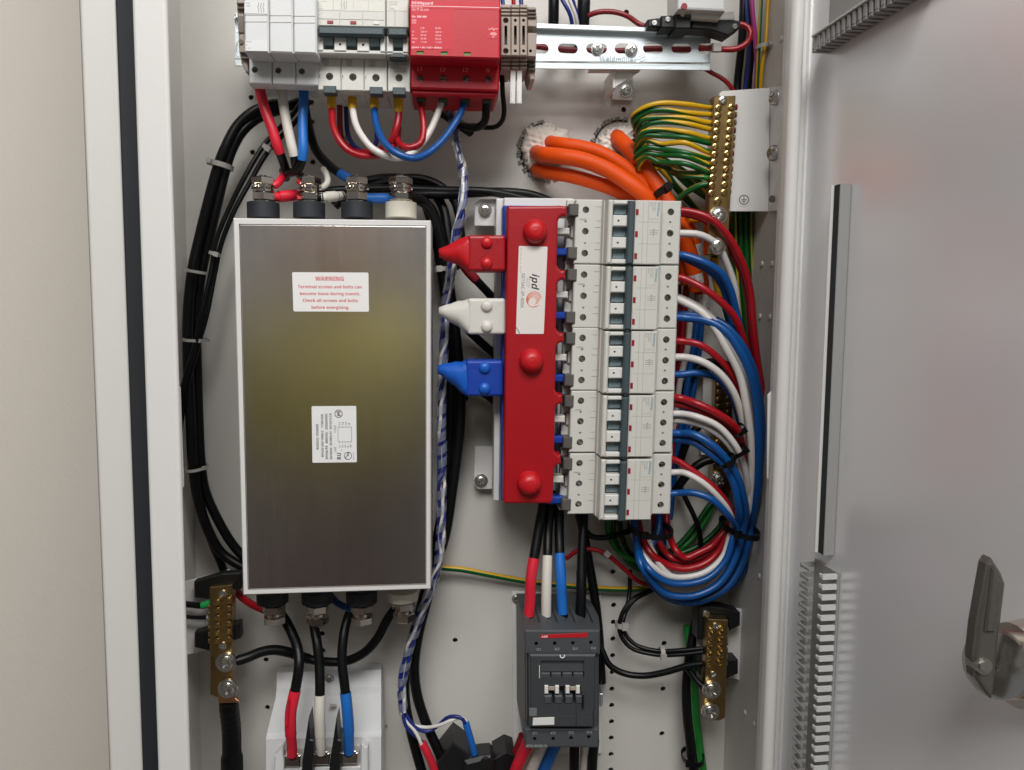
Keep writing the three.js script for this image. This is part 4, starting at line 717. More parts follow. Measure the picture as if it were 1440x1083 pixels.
// ---------------------------------------------------------------- contactor
{
  const z1 = 0.108, z2 = 0.116;
  const t = thing('contactor', 'dark grey four-pole contactor with red stripe and small white toggles', 'contactor', [790, 960, 0.1]);
  part(t, 'body', [prism([[737.6, 884], [842.6, 884], [842.6, 1052], [738.6, 1051]], 0.092, 0.004, 0.001), prism([[741, 921], [841.6, 921], [840.6, 1024], [741.6, 1024]], z1 - 0.004, 0.0925, 0.001)], M.contactor);
  part(t, 'top_housing', [prism([[737.6, 886], [844, 886], [844, 920.4], [738.6, 920.4]], z1 + 0.002, 0.0925, 0.0015, [[754, 905, 5], [780, 904.6, 5], [805.6, 904.2, 5], [831, 903.4, 5]], 12, 2),
    ...[[738.5, 756], [763, 782], [788.5, 808], [814, 833]].map(([a, b], i) => strips([[[a + 2, 866, 0.07], [a + 6.5, 866, 0.07]], [[a - 0.5, 885, z1 - 0.003], [a + 4.5, 885, z1 - 0.003]]], 0.05)), strips([[[838, 866, 0.07], [841, 866, 0.07]], [[839, 885, z1 - 0.003], [844, 885, z1 - 0.003]]], 0.05), strips([[[734, 868, 0.06], [842, 868, 0.06]], [[738, 885.4, z1 - 0.009], [844, 885.4, z1 - 0.009]]], 0.02)], M.contactor);
  part(t, 'face_plate', [prism([[745, 921], [838, 921], [836, 1023], [745.6, 1023]], z2, z1 - 0.0035, 0.0012, [[[759, 927.4], [823.4, 927.4], [823.4, 954], [759, 954]], [[765, 963], [819, 963], [819, 991], [765, 991]]])], M.contactor2);
  part(t, 'window', [box(759.6, 928, 822.8, 945, z2 - 0.003, z1 - 0.003), ...[760, 775.6, 791, 806.6].map((x) => box(x, 946.6, x + 13.6, 953, z2 - 0.0015, z1 - 0.003))], M.contactor);
  part(t, 'window_edge', box(758.2, 936, 759.2, 954, z2 + 0.0004, z2 - 0.001, 0.0001), M.label);
  for (const x of [765.8, 780.8, 795.6, 810.2]) part(t, 'toggle', box(x, 964.6, x + 5.4, 976, z2 + 0.0015, z1 - 0.003, 0.0005), M.label);
  for (const x of [771.8, 801.6]) part(t, 'toggle_bridge', box(x, 965.6, x + 8.4, 971.4, z2 + 0.0004, z1 - 0.003, 0.0004), M.beige);
  for (const x of [765.4, 780, 794.8, 809.6]) part(t, 'finger_tab', prism([[x, 978.6], [x + 11, 978.6], [x + 10.4, 990], [x + 0.4, 990]], z2 + 0.001, z1 - 0.003, 0.0008), M.contactor);
  part(t, 'bottom_housing', prism([[738, 1024.6], [842, 1024.6], [841.4, 1051.6], [739, 1051]], z1 + 0.001, 0.0925, 0.0015, [[752, 1039, 5], [778, 1038.8, 5], [803, 1037.8, 5], [828, 1036.4, 5]], 12, 2), M.contactor);
  for (const [x, y] of [[754, 905], [780, 904.6], [805.6, 904.2], [831, 903.4], [752, 1039], [778, 1038.8], [803, 1037.8], [828, 1036.4]]) part(t, 'terminal_screw', head('cross2', x, y, 0.0926, 4, x), M.clampGrey);
  part(t, 'brand_bar', prism([[761, 893], [827, 890], [826, 896.6], [758.4, 897.8]], z1 + 0.0024, z1 + 0.0015, 0.0001), mat('brand red', '#b3141f', 0.5));
  printOn(t, 'printed_name', [[761.6, 893.4], [770.8, 893], [770.2, 897.4], [760, 897.6]], z1 + 0.0025, 90, 44, '#b3141f', (x) => write(x, 'ABB', 8, 38, 42, '#e8d0d0', 'sans-serif', 'bold'), { th: 0.00006 });
  const bg = '#464a4d', pr = (s, x, y, w, z, b = bg) => printOn(t, 'printed_mark', [[x - w / 2, y - 3], [x + w / 2, y - 3], [x + w / 2, y + 3], [x - w / 2, y + 3]], z, Math.round(w * 10), 60, b, (c) => write(c, s, w * 5, 46, 46, '#b5b7b8', 'sans-serif', '', 0, 'center'), { th: 0.00006 });
  ['1L1', '3L2', '5L3', '7L4'].forEach((s, i) => pr(s, 757.5 + i * 25.6, 913.4 - i * 0.6, 9, z1 + 0.0021)); ['2T1', '4T2', '6T3', '8T4'].forEach((s, i) => pr(s, 752.4 + i * 25.4, 1031.4 - i * 0.5, 9, z1 + 0.0011));
  pr('AF52-40-00-13', 754.6, 1049, 31, z1 + 0.0011);
  part(t, 'grey_label', box(744.4, 996, 754.8, 1007, z2 + 0.0002, z2 - 0.0005, 0.0001), mat('grey label', '#6c6f71', 0.6));
  part(t, 'white_label', prism([[749.6, 1010], [779.6, 1008.8], [779.6, 1019.6], [749, 1020.4]], z2 + 0.0004, z2 - 0.0005, 0.0002), M.label);
  part(t, 'clip', tube(curve([[787.5, 921, z2], [788.6, 924.6, z2 + 0.001], [791, 925.4, z2 + 0.001], [793.4, 924, z2 + 0.001], [794, 921, z2]]), 0.0005), M.label);
  for (const g of [box(741.6, 924, 742.4, 1020, z1 - 0.0036, z1 - 0.005, 0.0001), box(833.8, 1000, 834.6, 1020, z2 + 0.0002, z2 - 0.0006, 0.0001), box(746, 1007.6, 836, 1008, z2 + 0.0001, z2 - 0.0006, 0.0001), box(810, 992, 810.6, 1022, z2 + 0.0002, z2 - 0.0006, 0.0001)]) part(t, 'seam', g, M.blackPl);
  part(t, 'lever', [box(818.6, 976, 821.4, 996, z2 + 0.003, z2 - 0.001, 0.0004)], M.blackPl);
  part(t, 'mounting_plate', prism([[720, 832], [733, 832], [845, 838], [846, 1060], [722, 1060]], 0.0038, 0.0006, 0.0004), M.bracket);
  part(t, 'screw', [washer(726.5, 842, 0.0038, 6.5), head('cross', 726.5, 842, 0.005, 5.6, 0.4)], M.steel);
  part(t, 'side_clip', box(843.6, 976, 848, 994, 0.03, 0.012), M.rail);
}
// ---------------------------------------------------------------- cables
const RC = { red: [M.red, 'red'], white: [M.white, 'white'], blue: [M.blue, 'blue'] };
// left bundle
cable('power_cable', 'thick black cable outermost in the bundle arching down left of the filter', M.black, 15, [[402, 146, 0.03], [385, 146, 0.032], [358, 156, 0.035], [335, 176, 0.038], [317, 206, 0.04], [307, 233, 0.04], [293, 282, 0.04], [280, 336, 0.04], [271, 378, 0.042], [264, 440, 0.044], [264, 520, 0.045], [268, 590, 0.045], [271, 650, 0.042], [278, 700, 0.038], [292, 745, 0.034], [312, 778, 0.03], [345, 800, 0.03]]);
cable('power_cable', 'thick black cable innermost in the bundle arching down left of the filter', M.black, 14, [[430, 140, 0.022], [398, 152, 0.026], [364, 165, 0.03], [342, 184, 0.034], [326, 211, 0.036], [318, 236, 0.036], [306, 284, 0.036], [293, 340, 0.034], [284, 382, 0.034], [276, 445, 0.034], [277, 520, 0.034], [279, 590, 0.034], [282, 650, 0.034], [289, 690, 0.03], [308, 735, 0.028], [330, 770, 0.026], [352, 792, 0.026]]);
cable('power_cable', 'black cable leaving the left bundle low down towards the small brass bar', M.black, 12, [[279, 600, 0.02], [280, 660, 0.02], [284, 715, 0.02], [297, 760, 0.02], [312, 795, 0.018], [318, 815, 0.012]]);
cable('control_cable', 'slim black cable crossing from the isolator down to the left bundle, upper strand', M.black, 7, [[430, 132, 0.03], [412, 160, 0.04], [372, 203, 0.05], [346, 246, 0.055], [322, 292, 0.055], [304, 340, 0.056], [297, 376, 0.057], [284, 440, 0.06], [272, 490, 0.06], [260, 530, 0.056], [252, 575, 0.05], [247, 640, 0.05]]);
cable('control_cable', 'slim black cable crossing from the isolator down to the left bundle, lower strand', M.black, 7, [[436, 142, 0.026], [418, 168, 0.036], [378, 213, 0.046], [352, 256, 0.05], [329, 298, 0.052], [311, 345, 0.052], [303, 380, 0.052], [290, 445, 0.055], [277, 492, 0.054], [264, 540, 0.05], [256, 590, 0.045], [250, 650, 0.045]]);
tie('pale nylon tie round the black bundle where it bends down by the left wall', 312, 233, 0.038, 29, 0.022, 14, M.tie, { band: 7, head: -0.9, tail: 0.006 });
tie('pale nylon tie on the two slim black cables below the isolator', 375, 208, 0.048, 14, 0.011, 38, M.tie, { band: 6 });
tie('pale nylon tie on the slim cables beside the filter corner', 302, 357, 0.056, 15, 0.012, 17, M.tie, { band: 5 });
tie('pale nylon tie on the black bundle level with the warning sticker', 280, 383, 0.038, 32, 0.03, 9, M.tie, { band: 4, head: -0.7 });
tie('pale nylon tie on the black bundle below the warning sticker', 276, 478, 0.045, 30, 0.036, 3, M.tie, { band: 4, head: 0.7 });
tie('pale nylon tie on the black bundle low beside the rating label', 277, 658, 0.037, 27, 0.03, -6, M.tie, { band: 4, head: 0.95, tail: 0.005 });
// isolator tails
cable('isolator_cable', 'black cable in red heat shrink below the isolator', M.black, 13, [[364, 116, 0.075], [366, 130, 0.076], [373, 155, 0.078], [382, 180, 0.08], [390, 206, 0.078], [396, 222, 0.072], [402, 238, 0.06], [402, 250, 0.04]], { sleeves: [['heat_shrink', M.redShrink, 0.005, 0.6, 1.15]] });
cable('isolator_cable', 'black cable in white heat shrink below the isolator', M.black, 12.5, [[396, 116, 0.075], [398, 140, 0.077], [403, 170, 0.08], [409, 200, 0.082], [413, 219, 0.08], [416, 236, 0.07], [424, 250, 0.045]], { sleeves: [['heat_shrink', M.whiteShrink, 0.005, 0.62, 1.12]] });
cable('isolator_cable', 'black cable in blue heat shrink below the isolator', M.black, 12.5, [[427, 116, 0.075], [426.6, 140, 0.077], [426, 175, 0.08], [426, 213, 0.082], [425, 226, 0.08], [420, 238, 0.076], [408, 243, 0.066], [398, 240, 0.045]], { sleeves: [['heat_shrink', M.blueShrink, 0.005, 0.58, 1.12]] });
cable('power_cable', 'black cable slanting from behind the isolator to the blue-sleeved filter lug', M.black, 13, [[425, 128, 0.02], [434, 180, 0.02], [445, 212, 0.022], [465, 235, 0.028], [482, 246, 0.035], [500, 258, 0.045]], { sleeves: [['heat_shrink', M.blueShrink, 0.8, 1, 1.1]] });
// lugs and tails at the top of the filter
const lugTail = (label, m, d, pts, sl) => cable('lugged_cable', label, m, d, pts, sl);
lugTail('cable with red sleeve running behind the first filter terminals', M.black, 12, [[380, 277, 0.07], [392, 277, 0.066], [408, 275, 0.06], [425, 273, 0.048], [470, 268, 0.036], [540, 265, 0.034], [620, 268, 0.032], [690, 270, 0.03], [760, 285, 0.025]], { sleeves: [['lug_sleeve', M.redShrink, 0.005, 0.1, 1.05], ['crimp', M.redShrink, 0.03, 0.1, 1.3]] });
lugTail('red sleeved tail rising from the first filter terminal', M.redShrink, 11, [[384, 262, 0.07], [390, 258, 0.068], [397, 249, 0.058], [403, 240, 0.045]]);
lugTail('cable with white sleeve leaving the second filter terminal', M.black, 12, [[446, 277, 0.07], [460, 277, 0.068], [478, 275, 0.06], [500, 271, 0.04], [545, 255, 0.028], [585, 250, 0.026], [620, 262, 0.03], [640, 285, 0.03], [650, 340, 0.03]], { sleeves: [['lug_sleeve', M.whiteShrink, 0.005, 0.13, 1.0], ['crimp', M.whiteShrink, 0.04, 0.09, 1.18]] });
lugTail('white sleeved tail standing up behind the second filter terminal', M.whiteShrink, 9, [[446, 264, 0.066], [454, 264, 0.062], [460, 256, 0.055], [459, 245, 0.045], [455, 238, 0.035]]);
lugTail('cable with blue sleeve leaving the third filter terminal', M.black, 13, [[514, 279, 0.07], [528, 279, 0.069], [548, 279, 0.066], [566, 277, 0.05], [595, 273, 0.04], [625, 274, 0.036], [655, 272, 0.03], [700, 270, 0.026], [745, 274, 0.024], [790, 290, 0.02]], { sleeves: [['lug_sleeve', M.blueShrink, 0.005, 0.19, 1.05]] });
cable('power_cable', 'thick black cable arching behind the filter terminals towards the busbar', M.black, 14, [[470, 290, 0.028], [500, 262, 0.026], [530, 252, 0.024], [565, 252, 0.02], [600, 262, 0.022], [622, 290, 0.026], [630, 330, 0.03], [640, 380, 0.032]]);
cable('power_cable', 'thick black cable from the last filter terminal passing down beside the filter', M.black, 15, [[576, 280, 0.06], [592, 282, 0.05], [606, 296, 0.045], [617, 325, 0.042], [626, 365, 0.04], [634, 420, 0.038], [642, 480, 0.036], [647, 550, 0.034], [645, 620, 0.034], [636, 690, 0.036], [626, 750, 0.036], [612, 800, 0.036], [600, 845, 0.038], [589, 890, 0.04], [583, 935, 0.04], [586, 975, 0.04], [598, 1015, 0.04], [618, 1060, 0.04], [630, 1095, 0.04]]);
cable('power_cable', 'thick black cable close behind the spiral-wrapped wires beside the filter', M.black, 14, [[600, 290, 0.03], [612, 330, 0.028], [620, 380, 0.026], [630, 450, 0.024], [634, 540, 0.022], [632, 630, 0.022], [625, 700, 0.024], [614, 760, 0.024], [600, 820, 0.026], [585, 880, 0.03], [572, 930, 0.032], [570, 980, 0.034], [578, 1030, 0.034], [596, 1095, 0.034]]);
tie('grey nylon tie on the black cables level with the red boot', 621, 379, 0.036, 20, 0.03, -5, M.tie, { band: 6, head: -0.3 });
for (const [n, a, sl] of [['red', [[640, 350, 0.03], [655, 378, 0.03], [672, 396, 0.028], [692, 418, 0.022], [715, 446, 0.015]], M.redDark], ['white', [[634, 438, 0.03], [652, 458, 0.028], [672, 478, 0.024], [698, 502, 0.018], [716, 524, 0.012]], null], ['blue', [[636, 516, 0.028], [660, 540, 0.024], [690, 560, 0.018], [716, 584, 0.012]], null]])
  cable('power_cable', 'black cable slanting down behind the ' + n + ' boot', M.black, 12.5, a, sl ? { sleeves: [['heat_shrink', sl, 0.08, 0.42, 1.12]] } : {});
// bottom filter cables
const FC = [['red', M.redShrink, [[388, 856, 0.05], [400, 872, 0.05], [410, 890, 0.055], [418, 912, 0.06], [420, 935, 0.066], [415, 970, 0.07], [409, 1000, 0.072], [408, 1026, 0.07], [410, 1045, 0.066], [411, 1064, 0.06]]], ['white', M.whiteShrink, [[440, 862, 0.05], [442, 880, 0.052], [446, 908, 0.06], [449, 937, 0.066], [450, 968, 0.07], [449, 1000, 0.072], [449.5, 1026, 0.07], [451, 1045, 0.066], [452, 1060, 0.06]]], ['blue', M.blueShrink, [[494, 856, 0.05], [488, 872, 0.052], [483, 897, 0.06], [481, 930, 0.066], [484, 963, 0.07], [488, 995, 0.072], [490.5, 1023, 0.07], [491, 1042, 0.066], [491, 1060, 0.06]]]];
FC.forEach(([n, m, pts]) => {
  const { t } = cable('filter_cable', 'black cable in ' + n + ' heat shrink going down from the filter to the terminal cover', M.black, n === 'red' ? 14.6 : 14.2, pts, { sleeves: [['heat_shrink', m, 0.53, 0.82, 1.12], ['heat_shrink', m, 0.81, 0.985, 1.05]] });
  if (n === 'red') printOn(t, 'print', [[404.6, 982, 0.0788], [408, 981, 0.0796], [403.8, 1021, 0.0798], [400.6, 1020, 0.079]], 0, 40, 300, '#cf1f35', (x) => write(x, 'LAPOLTSA 12 T', 8, 6, 36, '#5d1019', 'sans-serif', 'bold', Math.PI / 2), { th: 0.00006 });
});
cable('neutral_cable', 'black cable sweeping from the ivory filter terminal across to the small brass bar', M.black, 13, [[560, 852, 0.05], [551, 862, 0.05], [543, 874, 0.05], [530, 899, 0.048], [509, 920, 0.045], [483, 930, 0.042], [440, 928, 0.04], [408, 918, 0.045], [385, 914, 0.05], [366, 917, 0.056], [348, 925, 0.062], [332, 930, 0.066]], { sleeves: [['lug_sleeve', M.black, 0.62, 0.99, 1.1]] });
cable('filter_cable', 'short red cable tucked behind the lower left corner of the filter', M.red, 11, [[320, 815, 0.03], [334, 834, 0.04], [352, 849, 0.05], [372, 858, 0.058]]);
cable('filter_cable', 'short blue cable bending to the third lower filter terminal', M.blue, 10, [[462, 834, 0.045], [472, 846, 0.05], [484, 854, 0.056], [497, 857, 0.062]]);

// spiral wrapped blue and white wires
{
  const pts = [[632, 120, 0.03], [636, 157, 0.04], [641, 201, 0.05], [650, 237, 0.055], [652, 273, 0.06], [648, 306, 0.062], [641, 331, 0.06], [634, 384, 0.056], [628, 417, 0.055], [624, 489, 0.055], [620.5, 577, 0.056], [621.5, 636, 0.056], [621, 695, 0.056], [620.5, 740, 0.056], [617, 790, 0.056], [607, 824, 0.055], [593, 859, 0.054], [576, 912, 0.054], [565, 965, 0.053], [567, 1000, 0.052]];
  const c = curve(pts), L = c.getLength(), n = 420, fr = c.computeFrenetFrames(n, false), px = PS(624, 500, 0.055);
  const t = thing('wire_bundle', 'twisted blue and white wires in a clear spiral wrap running down beside the filter', 'wire bundle', pts[0]);
  const off = (u, r, a) => { const i = Math.min(n, Math.round(u * n)), q = c.getPointAt(u); return q.addScaledVector(fr.normals[i], r * Math.cos(a)).addScaledVector(fr.binormals[i], r * Math.sin(a)); };
  [[M.navy, 0], [M.white, 1.2], [M.navy, 2.5], [M.white, 3.5], [M.navy, 4.9]].forEach(([m, ph]) => {
    const q = []; for (let i = 0; i <= 150; i++) q.push(off(i / 150, (3.7 + 0.8 * Math.sin(i * 0.37 + ph)) * px, ph + i / 150 * L / 0.06 * 2 + 0.9 * Math.sin(i * 0.23 + ph) + 0.5 * Math.sin(i * 0.61)));
    part(t, 'wire', tube(new THREE.CatmullRomCurve3(q, false, 'centripetal'), 2.6 * px, { n: 220, rs: 8 }), m, { keep: true });
  });
  const turns = L / 0.0135, pos = [], idx = [], K = Math.round(turns * 16);
  for (let i = 0; i <= K; i++) { const a = i / 16 * Math.PI * 2; for (const [e, r] of [[-0.36, 6.6], [0.24, 6.6], [0.24, 7.1], [-0.36, 7.1]]) { const p = off(Math.min(1, Math.max(0, i / K + (e + 0.25 * Math.sin(i * 0.041)) / turns)), r * px * (1 + 0.07 * Math.sin(i * 0.13)), a); pos.push(p.x, p.y, p.z); } }
  for (let i = 0; i < K; i++) for (let j = 0; j < 4; j++) { const a = i * 4 + j, b = i * 4 + (j + 1) % 4; idx.push(a, b, a + 4, b, b + 4, a + 4); }
  const g = new THREE.BufferGeometry(); g.setAttribute('position', new THREE.Float32BufferAttribute(pos, 3)); g.setAttribute('uv', new THREE.Float32BufferAttribute(new Float32Array(pos.length / 3 * 2), 2)); g.setIndex(idx); g.computeVertexNormals();
  part(t, 'spiral_wrap', g, M.wrap);
  const tw = (label, A, d, flip) => {
    const cc = curve(A), f2 = cc.computeFrenetFrames(100, false), t2 = thing('twisted_pair', label, 'wire', A[0]);
    [[M.navy, 0], [M.white, Math.PI]].forEach(([m, ph]) => { const q = []; for (let i = 0; i <= 50; i++) { const p = cc.getPointAt(i / 50), a = ph + i / 50 * cc.getLength() / 0.05 * 6.28 + flip; q.push(p.addScaledVector(f2.normals[i * 2], d * px * 0.52 * Math.cos(a)).addScaledVector(f2.binormals[i * 2], d * px * 0.52 * Math.sin(a))); } part(t2, 'wire', tube(new THREE.CatmullRomCurve3(q), d * px * 0.5, { rs: 8 }), m, { keep: true }); });
    return t2;
  };
  const a = tw('blue and white twisted pair curving to a blue sleeve at the bottom', [[566, 1000, 0.05], [574, 1014, 0.05], [584, 1022, 0.05], [601, 1026, 0.05], [618, 1019, 0.052], [632, 1011, 0.055], [646, 1009, 0.056], [654, 1014, 0.056], [656, 1021, 0.055]], 5.4, 0.5);
  part(a, 'sleeve', tube(curve([[655, 1016, 0.056], [659, 1030, 0.055], [664, 1048, 0.052], [670, 1072, 0.046]]), 5.2 * px), M.blueShrink);
  const b = tw('blue and white twisted pair going down into a red sleeve at the bottom', [[564, 1000, 0.05], [570, 1016, 0.052], [579, 1027, 0.053], [588, 1038, 0.053], [595, 1048, 0.053]], 5.4, 2);
  part(b, 'sleeve', tube(curve([[593.5, 1045, 0.053], [600, 1057, 0.053], [608, 1075, 0.05], [616, 1098, 0.046]]), 6 * px), M.redShrink);
}

// SPD jumpers
const J = (label, m, d, pts, boot, o = {}) => { const r = cable('jumper_wire', label, m, d, pts, o); if (boot) { const [x, y, y2] = boot; part(r.t, 'ferrule', tube(sub(r.c, 0, 0.0115 / r.c.getLength()), r.r * 1.3, { taper: (k) => (k > 0.7 ? 1 - (k - 0.7) * 0.5 : 1) }), M.yellowBoot); } return r; };
J('red jumper with yellow ferrule looping from the three-pole breaker under the arrester', M.red, 10, [[466, 138, 0.085], [466, 155, 0.09], [469, 180, 0.1], [478, 200, 0.105], [492, 213, 0.106], [510, 219, 0.104], [530, 218, 0.098], [546, 212, 0.09], [557, 200, 0.08], [560, 180, 0.06]], [466, 131, 149]);
J('white jumper with yellow ferrule looping from the breaker to the arrester', M.white, 10, [[495, 138, 0.085], [496, 155, 0.09], [500, 176, 0.098], [511, 195, 0.104], [525, 209, 0.108], [545, 219, 0.106], [565, 221, 0.1], [585, 210, 0.094], [602, 190, 0.09], [614, 165, 0.086], [621, 141, 0.082]], [495, 131, 149]);
J('blue jumper with yellow ferrule looping from the breaker to the arrester', M.blue, 10.4, [[526, 138, 0.085], [527, 160, 0.092], [532, 183, 0.102], [544, 204, 0.112], [562, 217, 0.116], [580, 222, 0.115], [598, 217, 0.108], [620, 200, 0.1], [637, 178, 0.093], [648, 157, 0.087], [652, 141, 0.082]], [526, 130, 148]);
J('red jumper with yellow ferrule dropping from the single-pole breaker', M.red, 10, [[560, 140, 0.085], [560, 160, 0.088], [558, 180, 0.09], [552, 196, 0.088], [542, 207, 0.08], [525, 214, 0.07], [500, 212, 0.06], [482, 200, 0.05]], [560, 132, 150]);
J('red jumper hooking under the arrester to its first terminal', M.red, 9.6, [[556, 180, 0.075], [560, 198, 0.088], [568, 207, 0.096], [580, 208, 0.098], [591, 200, 0.096], [596, 185, 0.092], [595, 165, 0.088], [590, 141, 0.082]]);
cable('control_wire', 'red wire straight down behind the first red jumper', M.redDark, 8, [[477, 120, 0.06], [477, 150, 0.06], [478, 180, 0.058], [484, 205, 0.05], [500, 214, 0.045]]);
cable('control_wire', 'blue wire straight down behind the white jumper', M.navy, 6.5, [[487, 120, 0.055], [487, 160, 0.055], [489, 190, 0.055], [500, 207, 0.06], [516, 214, 0.066], [528, 202, 0.075], [530, 180, 0.08]]);
cable('control_wire', 'pale wire behind the white jumper curling up again', M.white, 7, [[493, 128, 0.05], [494, 165, 0.05], [489, 190, 0.048], [482, 200, 0.046]]);
cable('arrester_wire', 'black wire hooking from the last arrester terminal back to the left', M.black, 11, [[684, 141, 0.08], [684, 156, 0.078], [682, 170, 0.074], [674, 178, 0.066], [660, 179, 0.056], [640, 171, 0.044], [620, 158, 0.034], [600, 142, 0.026], [588, 130, 0.02]]);
cable('arrester_wire', 'thin black wire hanging from the beige terminal blocks behind the arrester wire', M.black, 7, [[706, 100, 0.07], [706, 130, 0.07], [709, 158, 0.066], [706, 170, 0.062], [698, 178, 0.056], [684, 180, 0.05], [664, 176, 0.036]]);
cable('power_cable', 'thick black cable slanting behind the arrester terminals', M.black, 14, [[590, 120, 0.012], [605, 142, 0.014], [628, 162, 0.016], [650, 178, 0.014], [662, 186, 0.006]]);

// orange sheathed cables
const O = (label, d, pts) => cable('sheathed_cable', label, M.orange, d, pts);
O('orange cable in the middle coming out of the left putty-filled hole', 22.4, [[752, 212, -0.006], [756, 216, 0.01], [768, 218, 0.03], [790, 220, 0.042], [822, 226, 0.05], [856, 240, 0.054], [888, 260, 0.062], [912, 280, 0.062], [938, 312, 0.05], [958, 350, 0.042], [968, 398, 0.034]]);
O('lowest orange cable coming out of the left putty-filled hole', 19.6, [[752, 236, -0.006], [758, 240, 0.008], [774, 243, 0.022], [800, 247, 0.034], [835, 256, 0.04], [868, 268, 0.042], [892, 281, 0.042], [920, 306, 0.036], [940, 345, 0.028], [953, 392, 0.022]]);
O('orange cable at the back of the left putty-filled hole', 20, [[770, 198, -0.006], [776, 201, 0.008], [792, 203, 0.02], [818, 207, 0.028], [846, 216, 0.032], [876, 234, 0.034], [905, 260, 0.034], [932, 300, 0.03], [952, 350, 0.024]]);
const oc = O('orange cable coming out of the right putty-filled hole and showing beside the breakers', 23.4, [[864, 190, -0.006], [872, 198, 0.012], [886, 211, 0.024], [904, 233, 0.032], [923, 260, 0.038], [942, 290, 0.044], [960, 330, 0.05], [973, 370, 0.046], [980, 408, 0.042]]);
const ob = O('orange cable end lowest beside the breakers with a white label band', 19, [[962, 300, 0.03], [976, 340, 0.03], [985, 385, 0.028], [988, 412, 0.028], [987, 440, 0.028]]);
for (const [r, a, b, s] of [[oc, 0.915, 0.965, 'NO AC'], [ob, 0.32, 0.5, 'AC'], [ob, 0.82, 0.95, 'NO AC']]) {
  const cm = canvasMat('band print', 256, 64, '#d6d3ce', (x) => { for (const c of [20, 110, 200]) { write(x, 'NO', c, 26, 26, '#444'); write(x, 'AC', c, 56, 26, '#444'); } });
  const g = tube(sub(r.c, a, b), r.r * 1.03, { n: 8 })[0], uv = g.attributes.uv; for (let i = 0; i < uv.count; i++) { const v = uv.getY(i); uv.setXY(i, v * 3, Math.floor(i / 17) / 8); }
  cm.map.wrapS = THREE.RepeatWrapping; part(r.t, 'label_band', g, cm, { keep: true });
}
tie('black nylon tie with a square head round the orange cables above the breakers', 931, 268, 0.066, 24, 0.026, -38, M.tieBlack, { band: 9, head: 0, tail: 0.007 });
for (const [m, n, x0, pts] of [['red', 'red', 0, [[966, 396, 0.024], [962, 440, 0.022], [958, 500, 0.02], [952, 560, 0.02], [946, 640, 0.02], [938, 720, 0.02]]], ['white', 'white', 0, [[974, 398, 0.026], [972, 440, 0.026], [966, 490, 0.024], [956, 540, 0.022], [944, 640, 0.02], [932, 730, 0.02]]], ['blue', 'blue', 0, [[982, 400, 0.026], [980, 450, 0.026], [972, 510, 0.024], [964, 560, 0.024], [952, 640, 0.022], [942, 730, 0.02]]]])
  cable('core_wire', n + ' core wire hanging straight down from the orange cable ends', RC[m][0], 8.4, pts);
cable('core_wire', 'second blue core wire behind the breaker tails', M.blue, 9, [[987, 438, 0.02], [984, 480, 0.018], [978, 530, 0.016], [970, 580, 0.016], [958, 650, 0.016]]);
cable('core_wire', 'dark red core wire nearest the breakers below the orange cable', M.redDark, 7, [[955, 400, 0.016], [954, 460, 0.016], [952, 530, 0.016], [950, 620, 0.016], [946, 700, 0.016]]);

